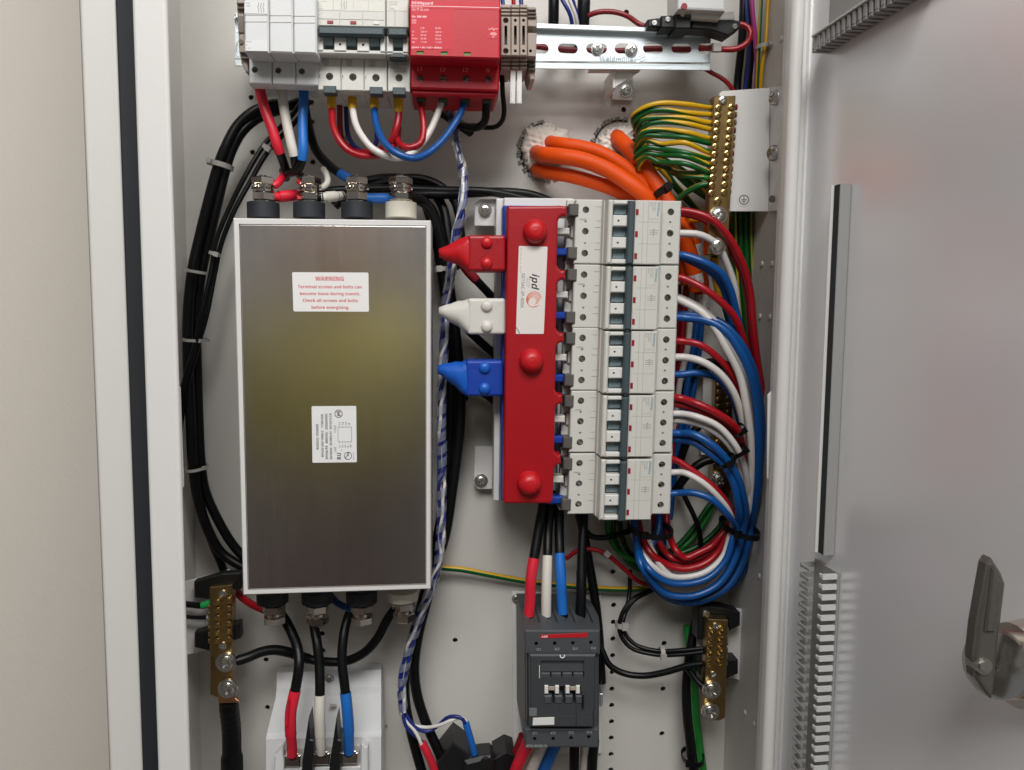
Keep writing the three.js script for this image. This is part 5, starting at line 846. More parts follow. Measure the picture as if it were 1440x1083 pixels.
// breaker load wires: out of the breaker, into the bundle, round under the breakers and up behind them
const Z1 = 0.08;
const UP = {
  'red1': [[950, 297, Z1], [962, 297, Z1], [995, 306, 0.086], [1021, 328, 0.086], [1042, 364, 0.084], [1055, 408, 0.08], [1060, 460, 0.078], [1066, 511, 0.074], [1074, 558, 0.066], [1078, 600, 0.06], [1077, 660, 0.056], [1066, 710, 0.052]],
  'white1': [[950, 328, Z1], [962, 328, Z1], [985, 330, 0.083], [1008, 343, 0.08], [1024, 374, 0.074], [1033, 405, 0.068], [1037, 442, 0.06], [1046, 500, 0.05], [1062, 560, 0.046], [1072, 610, 0.046], [1070, 670, 0.046], [1060, 715, 0.046]],
  'blue1': [[950, 358, Z1], [962, 359, Z1], [985, 367, 0.084], [1011, 382, 0.084], [1026, 405, 0.08], [1035, 440, 0.074], [1046, 480, 0.07], [1062, 530, 0.066], [1073, 580, 0.062], [1076, 640, 0.058], [1069, 700, 0.054]],
  'red2': [[950, 390, Z1], [960, 392, Z1], [985, 403, 0.088], [1011, 421, 0.09], [1031, 444, 0.088], [1044, 473, 0.082], [1051, 505, 0.07], [1056, 560, 0.056], [1058, 620, 0.05], [1056, 690, 0.046], [1048, 720, 0.044]],
  'white2': [[950, 420, Z1], [958, 423, Z1], [985, 439, 0.086], [1005, 460, 0.09], [1021, 488, 0.092], [1039, 527, 0.09], [1051, 578, 0.088], [1057, 635, 0.084], [1056, 690, 0.078], [1051, 722, 0.07]],
  'blue2': [[950, 446, Z1], [962, 447, Z1], [995, 451, 0.088], [1021, 466, 0.094], [1038, 490, 0.096], [1054, 523, 0.094], [1064, 570, 0.09], [1067, 635, 0.086], [1065, 690, 0.08], [1059, 722, 0.07]],
  'red3': [[946, 479, Z1], [958, 480, Z1], [982, 484, 0.086], [1008, 501, 0.086], [1031, 529, 0.082], [1044, 565, 0.074], [1051, 605, 0.062], [1053, 660, 0.05], [1048, 715, 0.042]],
  'white3': [[946, 503, Z1], [958, 503, Z1], [985, 508, 0.088], [1011, 524, 0.09], [1031, 552, 0.088], [1043, 589, 0.08], [1050, 630, 0.07], [1051, 680, 0.06], [1047, 720, 0.056]],
  'blue3': [[946, 527, Z1], [958, 526, Z1], [980, 524, 0.08], [1008, 532, 0.076], [1028, 556, 0.07], [1042, 600, 0.062], [1056, 660, 0.056], [1056, 715, 0.052]],
  'red4': [[944, 558, Z1], [956, 560, Z1], [982, 568, 0.09], [1010, 583, 0.092], [1032, 599, 0.09], [1042, 620, 0.08], [1046, 660, 0.064], [1044, 710, 0.054]],
  'red4b': [[944, 568, 0.074], [956, 569, 0.075], [985, 579, 0.083], [1010, 594, 0.084], [1028, 610, 0.08], [1038, 640, 0.07], [1040, 690, 0.056], [1036, 720, 0.05]],
  'white4': [[944, 582, Z1], [956, 582, Z1], [980, 586, 0.09], [1011, 600, 0.094], [1034, 627, 0.094], [1045, 652, 0.09], [1051, 685, 0.08], [1048, 718, 0.066]],
  'white4b': [[944, 591, 0.074], [956, 591, 0.075], [985, 597, 0.084], [1013, 614, 0.088], [1031, 633, 0.088], [1041, 655, 0.084], [1046, 690, 0.074], [1042, 720, 0.062]],
  'blue4': [[944, 609, Z1], [956, 609, Z1], [974, 611, 0.09], [1000, 624, 0.096], [1018, 641, 0.096], [1036, 668, 0.094], [1045, 698, 0.088], [1049, 724, 0.078]],
  'blue4b': [[944, 617, 0.074], [956, 618, 0.075], [974, 621, 0.084], [1000, 638, 0.09], [1016, 653, 0.092], [1030, 678, 0.092], [1038, 706, 0.088], [1040, 726, 0.08]],
  'red5': [[940, 644, Z1], [952, 648, Z1], [977, 664, 0.084], [1005, 687, 0.086], [1024, 712, 0.08], [1028, 728, 0.072]],
  'white5': [[940, 665, Z1], [952, 664, Z1], [964, 666, 0.084], [990, 680, 0.09], [1013, 703, 0.088], [1028, 725, 0.078]],
  'blue5': [[940, 695, Z1], [952, 694, Z1], [974, 693, 0.088], [1000, 703, 0.094], [1021, 721, 0.092], [1031, 734, 0.084]],
};
const LANE = {
  a: [[1023, 744], [1020, 757], [1009, 777], [992, 792], [964, 800], [940, 796], [916, 779], [902, 754], [897, 728], [896, 705]],
  a2: [[1021, 744], [1016, 756], [1004, 772], [985, 784], [962, 790], [944, 784], [928, 765], [922, 745], [920, 715]],
  a3: [[1020, 744], [1013, 755], [1000, 768], [982, 778], [964, 784], [952, 776], [942, 756], [938, 735], [938, 710]],
  b: [[1029, 744], [1026, 757], [1016, 783], [993, 804], [962, 812], [936, 808], [912, 790], [897, 768], [890, 742], [888, 712]],
  b2: [[1036, 744], [1031, 765], [1018, 795], [990, 823], [962, 829], [938, 824], [920, 808], [906, 765], [904, 735], [904, 708]],
  b3: [[1034, 744], [1028, 764], [1012, 792], [985, 812], [960, 816], [938, 806], [922, 784], [914, 765], [911, 735], [911, 708]],
  c: [[1036, 744], [1031, 758], [1020, 788], [996, 812], [965, 821], [936, 817], [913, 801], [900, 780], [893, 752], [890, 720]],
  d: [[1046, 744], [1042, 758], [1032, 790], [1012, 820], [986, 836], [962, 840], [936, 834], [916, 816], [902, 795], [895, 768], [892, 735], [892, 712]],
  e: [[1057, 744], [1054, 758], [1044, 790], [1023, 824], [997, 841], [970, 847], [940, 841], [918, 822], [906, 795], [926, 745], [926, 715]],
  f: [[1064, 744], [1062, 758], [1051, 792], [1030, 822], [1002, 838], [974, 842], [948, 832], [934, 800], [932, 760], [932, 715]],
};
const RUN = [ // wire, lane, depth at the tie and along the lane, words
  ['red1', 'a', 0.03, 'from the first pole of the top breaker, outermost of all', 9], ['white1', 'b2', 0.034, 'from the second pole of the top breaker', 9], ['blue1', 'f', 0.03, 'from the third pole of the top breaker', 10],
  ['red2', 'a2', 0.03, 'from the second breaker, broad arc beside the brass bar', 9.4], ['white2', 'b2', 0.058, 'from the second breaker, long and straightest down the bundle', 10], ['blue2', 'e', 0.058, 'from the second breaker, outermost blue in front', 11],
  ['red3', 'a3', 0.034, 'from the middle breaker', 9], ['white3', 'b3', 0.044, 'from the middle breaker', 9.4], ['blue3', 'e', 0.036, 'from the middle breaker passing behind the white ones', 9],
  ['red4', 'a', 0.056, 'from the fourth breaker, upper of a pair', 10], ['red4b', 'a2', 0.048, 'from the fourth breaker, lower of a pair', 9], ['white4', 'b', 0.056, 'from the fourth breaker, upper of a pair', 8.6], ['white4b', 'b3', 0.056, 'from the fourth breaker, lower of a pair', 8.6], ['blue4', 'd', 0.07, 'from the fourth breaker, upper of a pair', 10], ['blue4b', 'c', 0.066, 'from the fourth breaker, lower of a pair', 10],
  ['red5', 'a3', 0.056, 'from the bottom breaker', 9], ['white5', 'b', 0.066, 'from the bottom breaker', 8.4], ['blue5', 'c', 0.076, 'from the bottom breaker', 9],
];
for (const [k, src, dx, dy, dz] of [['blue1b', 'blue1', -7, 4, -0.01], ['red1b', 'red1', -5, 3, -0.012], ['white2b', 'white2', 5, -3, -0.014], ['blue2b', 'blue2', 5, -4, -0.014]]) UP[k] = UP[src].map(([x, y, z], i, a) => [x + (i < 2 ? 0 : dx), y + dy, z + dz]);
RUN.push(['blue1b', 'd', 0.046, 'from the top breaker, half hidden behind the front one', 9], ['red1b', 'a2', 0.034, 'from the top breaker, half hidden behind the front one', 8.4], ['white2b', 'b', 0.044, 'from the second breaker, half hidden behind the front one', 9], ['blue2b', 'f', 0.044, 'from the second breaker, half hidden behind the front one', 9.4]);
for (const [k, lane, z, words, d] of RUN) {
  const col = k.replace(/\d.*/, ''), ln = LANE[lane].map(([x, y], i, a) => [x, y, i > a.length - 4 ? Math.max(0.022, z - 0.014 * (i - a.length + 4)) : z]);
  cable('load_wire', col + ' load wire ' + words, RC[col][0], d, [...UP[k], ...ln]);
}
tie('black tie round the whole load wire bundle at the right of the loop', 1039, 742, 0.06, 38, 0.07, 3, M.tieBlack, { band: 7, head: -0.75 });
tie('black tie round the load wires rising behind the bottom breaker', 914, 743, 0.045, 54, 0.06, 2, M.tieBlack, { band: 7, head: -0.6 });
tie('black tie on the upper red pair where it meets the bundle', 1037, 605, 0.088, 20, 0.026, -48, M.tieBlack, { band: 5, head: 0.3 });
tie('black tie on the white pair where it meets the bundle', 1038, 634, 0.093, 22, 0.022, -40, M.tieBlack, { band: 6, head: 0.5 });
tie('black tie on the blue pair below the fourth breaker', 1021, 648, 0.096, 26, 0.022, -38, M.tieBlack, { band: 6, head: -0.2 });

cable('power_cable', 'black cable curling behind the load wires level with the fourth breaker', M.black, 11, [[956, 650, 0.03], [966, 622, 0.034], [982, 600, 0.036], [1000, 592, 0.036], [1018, 598, 0.034], [1034, 622, 0.03]]);
cable('power_cable', 'black cable curling behind the load wires level with the bottom breaker', M.black, 12, [[950, 690, 0.026], [966, 668, 0.03], [984, 652, 0.032], [1002, 646, 0.032], [1022, 652, 0.03], [1036, 680, 0.026]]);
cable('power_cable', 'black cable curling behind the load wires level with the middle breaker', M.black, 12, [[960, 560, 0.02], [972, 530, 0.022], [990, 512, 0.024], [1008, 510, 0.024], [1028, 520, 0.022], [1044, 548, 0.02]]);
// contactor feeds
for (const [n, m, pts, s0, ex] of [['red', M.redShrink, [[766, 690, 0.05], [763, 715, 0.055], [757, 748, 0.06], [751, 782, 0.066], [747, 815, 0.07], [745, 845, 0.07], [743, 872, 0.07]], 0.52, 15], ['white', M.whiteShrink, [[776, 690, 0.046], [774, 715, 0.05], [771, 748, 0.056], [770, 780, 0.064], [769, 815, 0.069], [768, 845, 0.07], [768, 872, 0.07]], 0.5, 14], ['blue', M.blueShrink, [[788, 690, 0.046], [787, 715, 0.05], [786, 748, 0.056], [787, 780, 0.064], [789, 815, 0.069], [790.5, 845, 0.07], [792, 869, 0.07]], 0.49, 14.4]]) {
  const { t } = cable('feed_cable', 'black cable in ' + n + ' heat shrink entering the top of the contactor', M.black, ex - 0.6, pts, { sleeves: [['heat_shrink', m, s0, 0.965, 1.07]] });
  const e = pts[pts.length - 1]; part(t, 'lug', box(e[0] - 5.5, e[1] - 6, e[0] + 5.5, e[1] + 2.5, 0.073, 0.069), M.nickel);
}
cable('feed_cable', 'all black cable entering the fourth contactor terminal', M.black, 13, [[822, 700, 0.04], [820, 740, 0.05], [818, 790, 0.06], [817, 830, 0.068], [816, 872, 0.07]], { sleeves: [['boot', M.black, 0.6, 0.98, 1.12]] });
cable('power_cable', 'thick black cable dropping behind the contactor on its right', M.black, 13, [[808, 700, 0.02], [818, 740, 0.02], [828, 790, 0.02], [836, 840, 0.02], [842, 890, 0.016], [846, 960, 0.014]]);
for (const [l, m, d, pts] of [['red cable flaring out under the contactor to the left', M.redShrink, 17, [[744, 1040, 0.06], [738, 1055, 0.06], [729, 1075, 0.058], [718, 1105, 0.05]]], ['dark red cable close under the contactor corner', M.redDark, 14, [[736, 1034, 0.04], [728, 1056, 0.04], [714, 1085, 0.036], [704, 1110, 0.03]]], ['grey-white cable under the contactor beside the red one', M.whiteShrink, 17, [[764, 1040, 0.05], [757, 1058, 0.05], [749, 1078, 0.05], [738, 1105, 0.044]]], ['blue cable under the contactor', M.blueShrink, 17, [[784, 1040, 0.05], [776, 1058, 0.05], [768, 1078, 0.048], [757, 1105, 0.042]]], ['black cable under the contactor, inner one', M.black, 14, [[808, 1040, 0.05], [808, 1060, 0.05], [807, 1105, 0.045]]], ['white cable between the two black ones under the contactor', M.white, 11, [[822, 1040, 0.046], [821, 1065, 0.046], [820, 1105, 0.042]]], ['black cable under the contactor, outer one', M.black, 14, [[836, 1040, 0.05], [834, 1062, 0.05], [832, 1105, 0.045]]]])
  cable('load_cable', l, m, d, pts);
// thin wires over the panel
cable('earth_wire', 'green and yellow wire running level across the panel behind the contactor cables', M.earth, 8, [[590, 794, 0.012], [623, 799, 0.012], [650, 801, 0.012], [681, 806, 0.012], [734, 816, 0.012], [790, 823, 0.012], [840, 827, 0.012], [893, 828, 0.012], [930, 826, 0.014]], { face: V(0, 1, 0.1), at: 0.26 });
cable('control_wire', 'thin red wire arching right from the contactor feeds', M.red, 6.4, [[796, 786, 0.03], [812, 775, 0.034], [830, 772, 0.036], [851, 779, 0.036], [876, 799, 0.032], [897, 817, 0.028], [914, 823, 0.024], [935, 822, 0.02]]);
for (const [k, dx] of [['inner', 0], ['outer', 5]]) cable('control_wire', 'thin black wire looping left of the lower right brass bar, ' + k + ' of a pair', M.black, 6, [[930 - dx, 826 + dx * 0.4, 0.02], [912 - dx, 832, 0.022], [893 - dx, 844, 0.026], [880 - dx, 862, 0.028], [877 - dx, 886 + dx * 0.3, 0.03], [892 - dx, 906 + dx, 0.034], [921, 915 + dx, 0.04], [954, 915 + dx, 0.048], [996, 911 + dx, 0.056]]);
cable('control_wire', 'thin black wire joining the looped pair from above', M.black, 6, [[886, 802, 0.018], [885, 830, 0.02], [882, 850, 0.024], [877, 868, 0.03], [872, 884, 0.032]]);
cable('control_wire', 'black wire sagging from behind the contactor to the lower right brass bar', M.black, 9, [[840, 900, 0.02], [848, 918, 0.024], [858, 935, 0.028], [878, 947, 0.032], [906, 951, 0.036], [937, 945, 0.044], [967, 937, 0.05], [996, 932, 0.056]]);
cable('control_wire', 'short black lugged wire meeting the upper bolt of the lower right bar', M.black, 9, [[962, 935, 0.04], [972, 946, 0.048], [980, 958, 0.056], [990, 967, 0.062]]);
tie('small pale tie on the looped black pair', 873, 878, 0.031, 14, 0.012, 0, M.tie, { band: 7 });
tie('small pale tie on the looped black pair near the brass bar', 931, 917, 0.042, 13, 0.01, 88, M.tie, { band: 6 });
tie('small pale tie on the thin red wire', 851, 779, 0.036, 9, 0.008, -52, M.tie, { band: 6 });
cable('control_wire', 'short black wire curving at the lower left of the bottom breaker', M.black, 8, [[820, 742, 0.03], [832, 754, 0.03], [852, 756, 0.028], [880, 748, 0.024], [905, 742, 0.02]]);
cable('control_wire', 'black wire slanting down inside the load wire loop', M.black, 7, [[955, 680, 0.02], [964, 702, 0.022], [976, 724, 0.024], [984, 748, 0.024], [986, 775, 0.02]]);

// green and yellow earth wires
for (let i = 0; i < 10; i++) {
  const ye = 151 + i * 10.4, lx = 892 + (i % 5) * 1.6, top = 146 + i * 7.6;
  cable('earth_wire', ['first', 'second', 'third', 'fourth', 'fifth', 'sixth', 'seventh', 'eighth', 'ninth', 'tenth'][i] + ' looped earth wire from the top of the tall brass bar', M.earth, 7.4,
    [[1008, ye, 0.07], [996, ye - 0.5, 0.071], [965, ye - 4 - i * 1.1, 0.074], [928, top + i * 1.4, 0.074 - i * 0.002], [907, top + 7, 0.07 - i * 0.002], [lx + 1, top + 20, 0.06 - i * 0.002], [lx + 2, top + 32 - i * 1.2, 0.045 - i * 0.001], [906, top + 46 - i * 3, 0.034], ...(i < 5 ? [[914, top + 62, 0.02], [930, 236, 0.012], [955, 268, 0.01], [985, 300, 0.008]] : [[935, 206 + i * 3.2, 0.032], [968, 224 + i * 4, 0.03], [1000, 246 + i * 4.4, 0.026], [1020, 300, 0.02], [1030, 360, 0.016]])], { face: V(0, 0.3, 1), at: i < 5 || i === 6 ? 0.24 + (i * 0.37 % 0.2) : 0.62 + (i * 0.23 % 0.2), mid: 0.16, twist: 4 + (i * 3 % 5), wobble: 2.6 });
}
['first', 'second', 'third', 'fourth', 'fifth', 'sixth', 'seventh'].forEach((w, i) => cable('earth_wire', w + ' from the left of the earth wires hanging behind the white bracket', i % 3 === 1 ? M.earth : M.earthGreen, 7.4,
  [[1032 + i * 4, 270, 0.03 - (i % 2) * 0.008], [1033 + i * 3.8, 320, 0.03 - (i % 2) * 0.008], [1036 + i * 3.6, 380, 0.028 - (i % 2) * 0.008], [1041 + i * 3.6, 450, 0.026 - (i % 2) * 0.008], [1046 + i * 3.6, 520, 0.024 - (i % 2) * 0.008], [1044 + i * 3, 600, 0.02], [1030 + i * 2, 690, 0.016]], { off: 0.1 + i * 0.17, twist: 0.6 }));
for (const [l, a] of [['short earth wire with grey ferrule low on the tall brass bar', [[1004, 240.5, 0.07], [985, 243, 0.07], [962, 243, 0.064], [950, 241, 0.05], [944, 236, 0.03]]], ['short earth wire with green ferrule low on the tall brass bar', [[1003, 251, 0.07], [985, 250, 0.07], [962, 248, 0.064], [950, 246, 0.05], [942, 242, 0.03]]]]) {
  const r = cable('earth_wire', l, M.earth, 6, a, { off: 0.55 }); part(r.t, 'ferrule', tube(sub(r.c, 0, 0.14), r.r * 1.3), /grey/.test(l) ? M.greyFerrule : M.green);
}
cable('earth_wire', 'lowest earth wire curling up to the tall brass bar beside the black tie', M.earth, 8, [[1002, 258, 0.07], [985, 261, 0.068], [968, 268, 0.062], [955, 280, 0.052], [948, 298, 0.04]], { off: 0.4 });
cable('earth_wire', 'thick earth cable with yellow and green sleeve below the tall brass bar bolts', M.earthGreen, 10, [[1010, 350, 0.055], [1004, 364, 0.05], [1006, 384, 0.046], [1012, 410, 0.042], [1022, 440, 0.034], [1030, 480, 0.03], [1032, 540, 0.026]], { off: 0.3, sleeves: [['sleeve', M.earthYellow, 0.06, 0.34, 1.25]] });
cable('earth_wire', 'yellow and green cable end at the upper bolt of the tall brass bar', M.earthYellow, 8, [[972, 310, 0.04], [985, 309, 0.052], [998, 308, 0.06], [1006, 306, 0.062]], { off: 0.1 });
for (const [l, m, a] of [['green earth wire crossing inside the load wire loop, upper', M.earthGreen, [[1018, 690, 0.014], [996, 712, 0.014], [976, 742, 0.014], [948, 772, 0.014], [920, 784, 0.014]]], ['green earth wire crossing inside the load wire loop, lower', M.earthGreen, [[1024, 710, 0.012], [1014, 738, 0.012], [985, 766, 0.012], [950, 780, 0.012], [915, 790, 0.012]]], ['plain green wire crossing inside the load wire loop', M.green, [[1010, 680, 0.01], [998, 722, 0.01], [970, 760, 0.01], [930, 786, 0.01]]], ['green earth wire emerging below the bottom breaker on the left, upper', M.earthGreen, [[868, 700, 0.016], [862, 735, 0.018], [866, 762, 0.02], [882, 788, 0.02], [905, 804, 0.02], [930, 812, 0.018]]], ['green earth wire emerging below the bottom breaker on the left, lower', M.green, [[858, 700, 0.02], [854, 735, 0.022], [858, 758, 0.022], [872, 778, 0.022], [900, 792, 0.02]]], ['earth wire emerging farthest left below the bottom breaker', M.earthGreen, [[874, 705, 0.01], [872, 745, 0.01], [884, 776, 0.01], [910, 796, 0.01]]]])
  cable('earth_wire', l, m, 7.6, a, { off: 0.45, twist: 2 });
cable('earth_cable', 'bright green cable dropping beside the lower right brass bar', M.green, 11, [[966, 880, 0.02], [972, 930, 0.022], [976, 962, 0.024], [979, 1005, 0.026], [984, 1050, 0.026], [990, 1095, 0.026]]);
cable('earth_cable', 'black cable dropping in front of the green one at the lower right', M.black, 12, [[985, 848, 0.02], [978, 876, 0.024], [971, 910, 0.028], [965, 955, 0.032], [965, 1000, 0.034], [969, 1040, 0.034], [976, 1095, 0.034]]);
cable('earth_cable', 'second black cable dropping behind the green one at the lower right', M.black, 11, [[990, 846, 0.012], [985, 880, 0.014], [976, 920, 0.014], [972, 960, 0.014], [972, 1020, 0.014], [978, 1095, 0.014]]);
tie('black tie round the green and black cables near the bottom edge', 974, 1064, 0.03, 27, 0.03, -5, M.tieBlack, { band: 6, head: -0.8 });

// top right wires
for (const [l, m, d, a] of [['black cable dropping at the top right corner, left of two', M.black, 11, [[1046, -20, 0.04], [1045, 20, 0.04], [1042, 70, 0.036], [1038, 110, 0.03], [1036, 140, 0.028]]], ['black cable dropping at the top right corner, right of two', M.black, 12, [[1052, -20, 0.03], [1054, 20, 0.03], [1055, 70, 0.028], [1052, 110, 0.026], [1050, 140, 0.024]]], ['thin dark blue wire between the two black cables at the top right', M.navy, 4, [[1048, -20, 0.05], [1051, 20, 0.05], [1053, 60, 0.046], [1050, 110, 0.04], [1046, 140, 0.036]]], ['pink wire dropping at the top right', M.pink, 6, [[1056, -20, 0.05], [1058, 15, 0.05], [1063, 55, 0.046], [1064, 95, 0.042], [1062, 140, 0.036]]], ['green wire with yellow stripe at the top right, left of two', M.earth, 5, [[1072, -20, 0.05], [1070, 15, 0.05], [1068, 60, 0.05], [1066, 100, 0.046], [1064, 140, 0.04]]], ['yellow and green wire at the top right, right of two', M.earthYellow, 5.4, [[1082, -20, 0.05], [1080, 15, 0.05], [1076, 60, 0.05], [1071, 100, 0.046], [1069, 140, 0.04]]], ['thin red wire leaving the rail towards the brass bar bracket', M.red, 6, [[985, 92, 0.03], [1000, 101, 0.034], [1016, 111, 0.036], [1026, 120, 0.036], [1034, 134, 0.034]]], ['red wire curling from the relay socket into the rail slot', M.red, 8, [[1040, 34, 0.06], [1050, 37, 0.062], [1055, 47, 0.064], [1051, 60, 0.064], [1036, 68, 0.062], [1012, 68.6, 0.056], [994, 67, 0.044], [975, 65, 0.034]]], ['red wire arching behind the rail into the relay socket', M.redDark, 7.4, [[822, 24, 0.03], [840, 18, 0.034], [862, 16, 0.036], [882, 23, 0.04], [900, 34, 0.046], [916, 40, 0.046]]], ['red wire passing behind the rail slots', M.redDark, 8, [[745, 64, 0.03], [800, 70, 0.03], [870, 72, 0.03], [920, 68, 0.03], [960, 70, 0.032], [1000, 67, 0.034]]],
  ['thick black cable above the rail, left of the blue wires', M.black, 15, [[779, -20, 0.03], [779, 10, 0.03], [778, 40, 0.026], [776, 70, 0.02]]], ['thick black cable above the rail, right of the blue wires', M.black, 18, [[822, -20, 0.03], [821, 10, 0.03], [819, 40, 0.026], [816, 70, 0.02]]], ['blue wire above the rail, first from the left', M.navy, 5.6, [[782, -20, 0.03], [790, 0, 0.04], [801, 20, 0.04], [806, 45, 0.034]]], ['blue wire above the rail, second from the left', M.navy, 5.6, [[800, -20, 0.036], [806, 0, 0.036], [811, 20, 0.034], [814, 45, 0.03]]], ['white wire between the blue ones above the rail', M.white, 5, [[793, -20, 0.04], [802, 4, 0.042], [810, 24, 0.04], [813, 45, 0.034]]], ['blue wire entering the terminal blocks beside the arrester', M.blue, 6, [[706, -20, 0.07], [707, 0, 0.07], [708, 14, 0.07]]], ['red wire entering the terminal blocks', M.red, 6, [[722, -20, 0.07], [722, 0, 0.07], [723, 14, 0.07]]], ['navy wire entering the terminal blocks', M.navy, 6, [[733, -20, 0.07], [733, 0, 0.07], [734, 14, 0.07]]]])
  cable('control_wire', l, m, d, a, { off: 0.6 });
tie('pale tie round the yellow and green wires at the top right', 1072, 66, 0.05, 15, 0.014, -6, M.tie, { band: 5, head: 0.9, tail: 0.004 });
tie('small pale tie on the red wire at the end of the rail', 1005, 67, 0.055, 10, 0.009, 88, M.tie, { band: 8 });
// ---------------------------------------------------------------- putty filled holes with comb edging
for (const [l, cx, cy, R, a0, a1, pl] of [['left putty-filled cable hole with black comb edging', 767, 213, 38, 95, 300, [[733, 196], [739, 182], [752, 174], [772, 174], [790, 178], [801, 188], [802, 199], [790, 199], [772, 203], [757, 212], [752, 222], [757, 233], [762, 240], [757, 251], [750, 250], [742, 239], [735, 224]]], ['right putty-filled cable hole with grey comb edging', 872, 208, 37, 78, 205, [[839, 206], [844, 192], [856, 181], [870, 175], [888, 176], [893, 186], [886, 196], [872, 196], [864, 202], [869, 214], [866, 222], [857, 219], [846, 214]]]]) {
  const t = thing('cable_hole', l, 'cable hole', [cx, cy, 0], 'putty-filled cable holes'), p = P(cx, cy, 0), s = PS(cx, cy, 0), pts = [], teeth = [];
  for (let i = 0; i <= 30; i++) { const a = (a0 + (a1 - a0) * i / 30) * Math.PI / 180; pts.push(V(p.x + R * s * Math.cos(a) * (cx < 800 ? 0.93 : 1), p.y + R * s * Math.sin(a), 0.001)); }
  part(t, 'edging', tube(new THREE.CatmullRomCurve3(pts), 0.0009), M.tieBlack);
  const n = Math.round((a1 - a0) / 5.2);
  for (let i = 0; i <= n; i++) { const a = (a0 + (a1 - a0) * (i + (rnd() - 0.5) * 0.5) / n) * Math.PI / 180; if (rnd() < 0.18) continue; const b = new THREE.BoxGeometry(0.0026 + rnd() * 0.0022, 0.0011 + rnd() * 0.0006, 0.002); b.rotateZ(a + (rnd() - 0.5) * 0.5); const q = R + 1.4 + rnd() * 1.6; teeth.push(b.translate(p.x + q * s * Math.cos(a) * (cx < 800 ? 0.93 : 1), p.y + q * s * Math.sin(a), 0.0012)); }
  part(t, 'comb', teeth, M.edge, { kind: 'stuff' });
  // smeared putty: a lumpy cushion inside the outline
  const c = pl.reduce((a, v) => [a[0] + v[0] / pl.length, a[1] + v[1] / pl.length], [0, 0]), pos = [], idx = [], RN = 12, AN = 72;
  const loop = new THREE.CatmullRomCurve3(pl.map(([x, y]) => V(x, y, 0)), true);
  for (let j = 0; j <= RN; j++) for (let i = 0; i < AN; i++) {
    const q = loop.getPointAt(i / AN), u = j / RN, x = c[0] + (q.x - c[0]) * u, y = c[1] + (q.y - c[1]) * u;
    const wob = Math.sin(x * 0.55 + y * 0.22) * Math.sin(y * 0.4 - x * 0.13) + 0.6 * Math.sin(x * 0.21 - y * 0.83 + 1);
    const z = 0.0075 * Math.sqrt(Math.max(0, 1 - u ** 4)) + (0.0013 * wob) * (1 - u * 0.6) - 0.001 * u;
    const w = P(x + (u > 0.8 ? Math.sin(i * 2.3) * 1.6 + Math.sin(i * 0.9) * 1.8 : 0), y + (u > 0.8 ? Math.cos(i * 3.1) * 1.6 + Math.sin(i * 0.7 + 1) * 2 : 0), z); pos.push(w.x, w.y, z);
  }
  for (let j = 0; j < RN; j++) for (let i = 0; i < AN; i++) { const k = (i + 1) % AN, a = j * AN + i, b = j * AN + k; idx.push(a, a + AN, b, b, a + AN, b + AN); }
  const g = new THREE.BufferGeometry(); g.setAttribute('position', new THREE.Float32BufferAttribute(pos, 3)); g.setAttribute('uv', new THREE.Float32BufferAttribute(new Float32Array(pos.length / 3 * 2), 2)); g.setIndex(idx.reverse()); g.computeVertexNormals();
  part(t, 'putty', g, Object.assign(M.putty.clone(), { side: THREE.DoubleSide }));
}

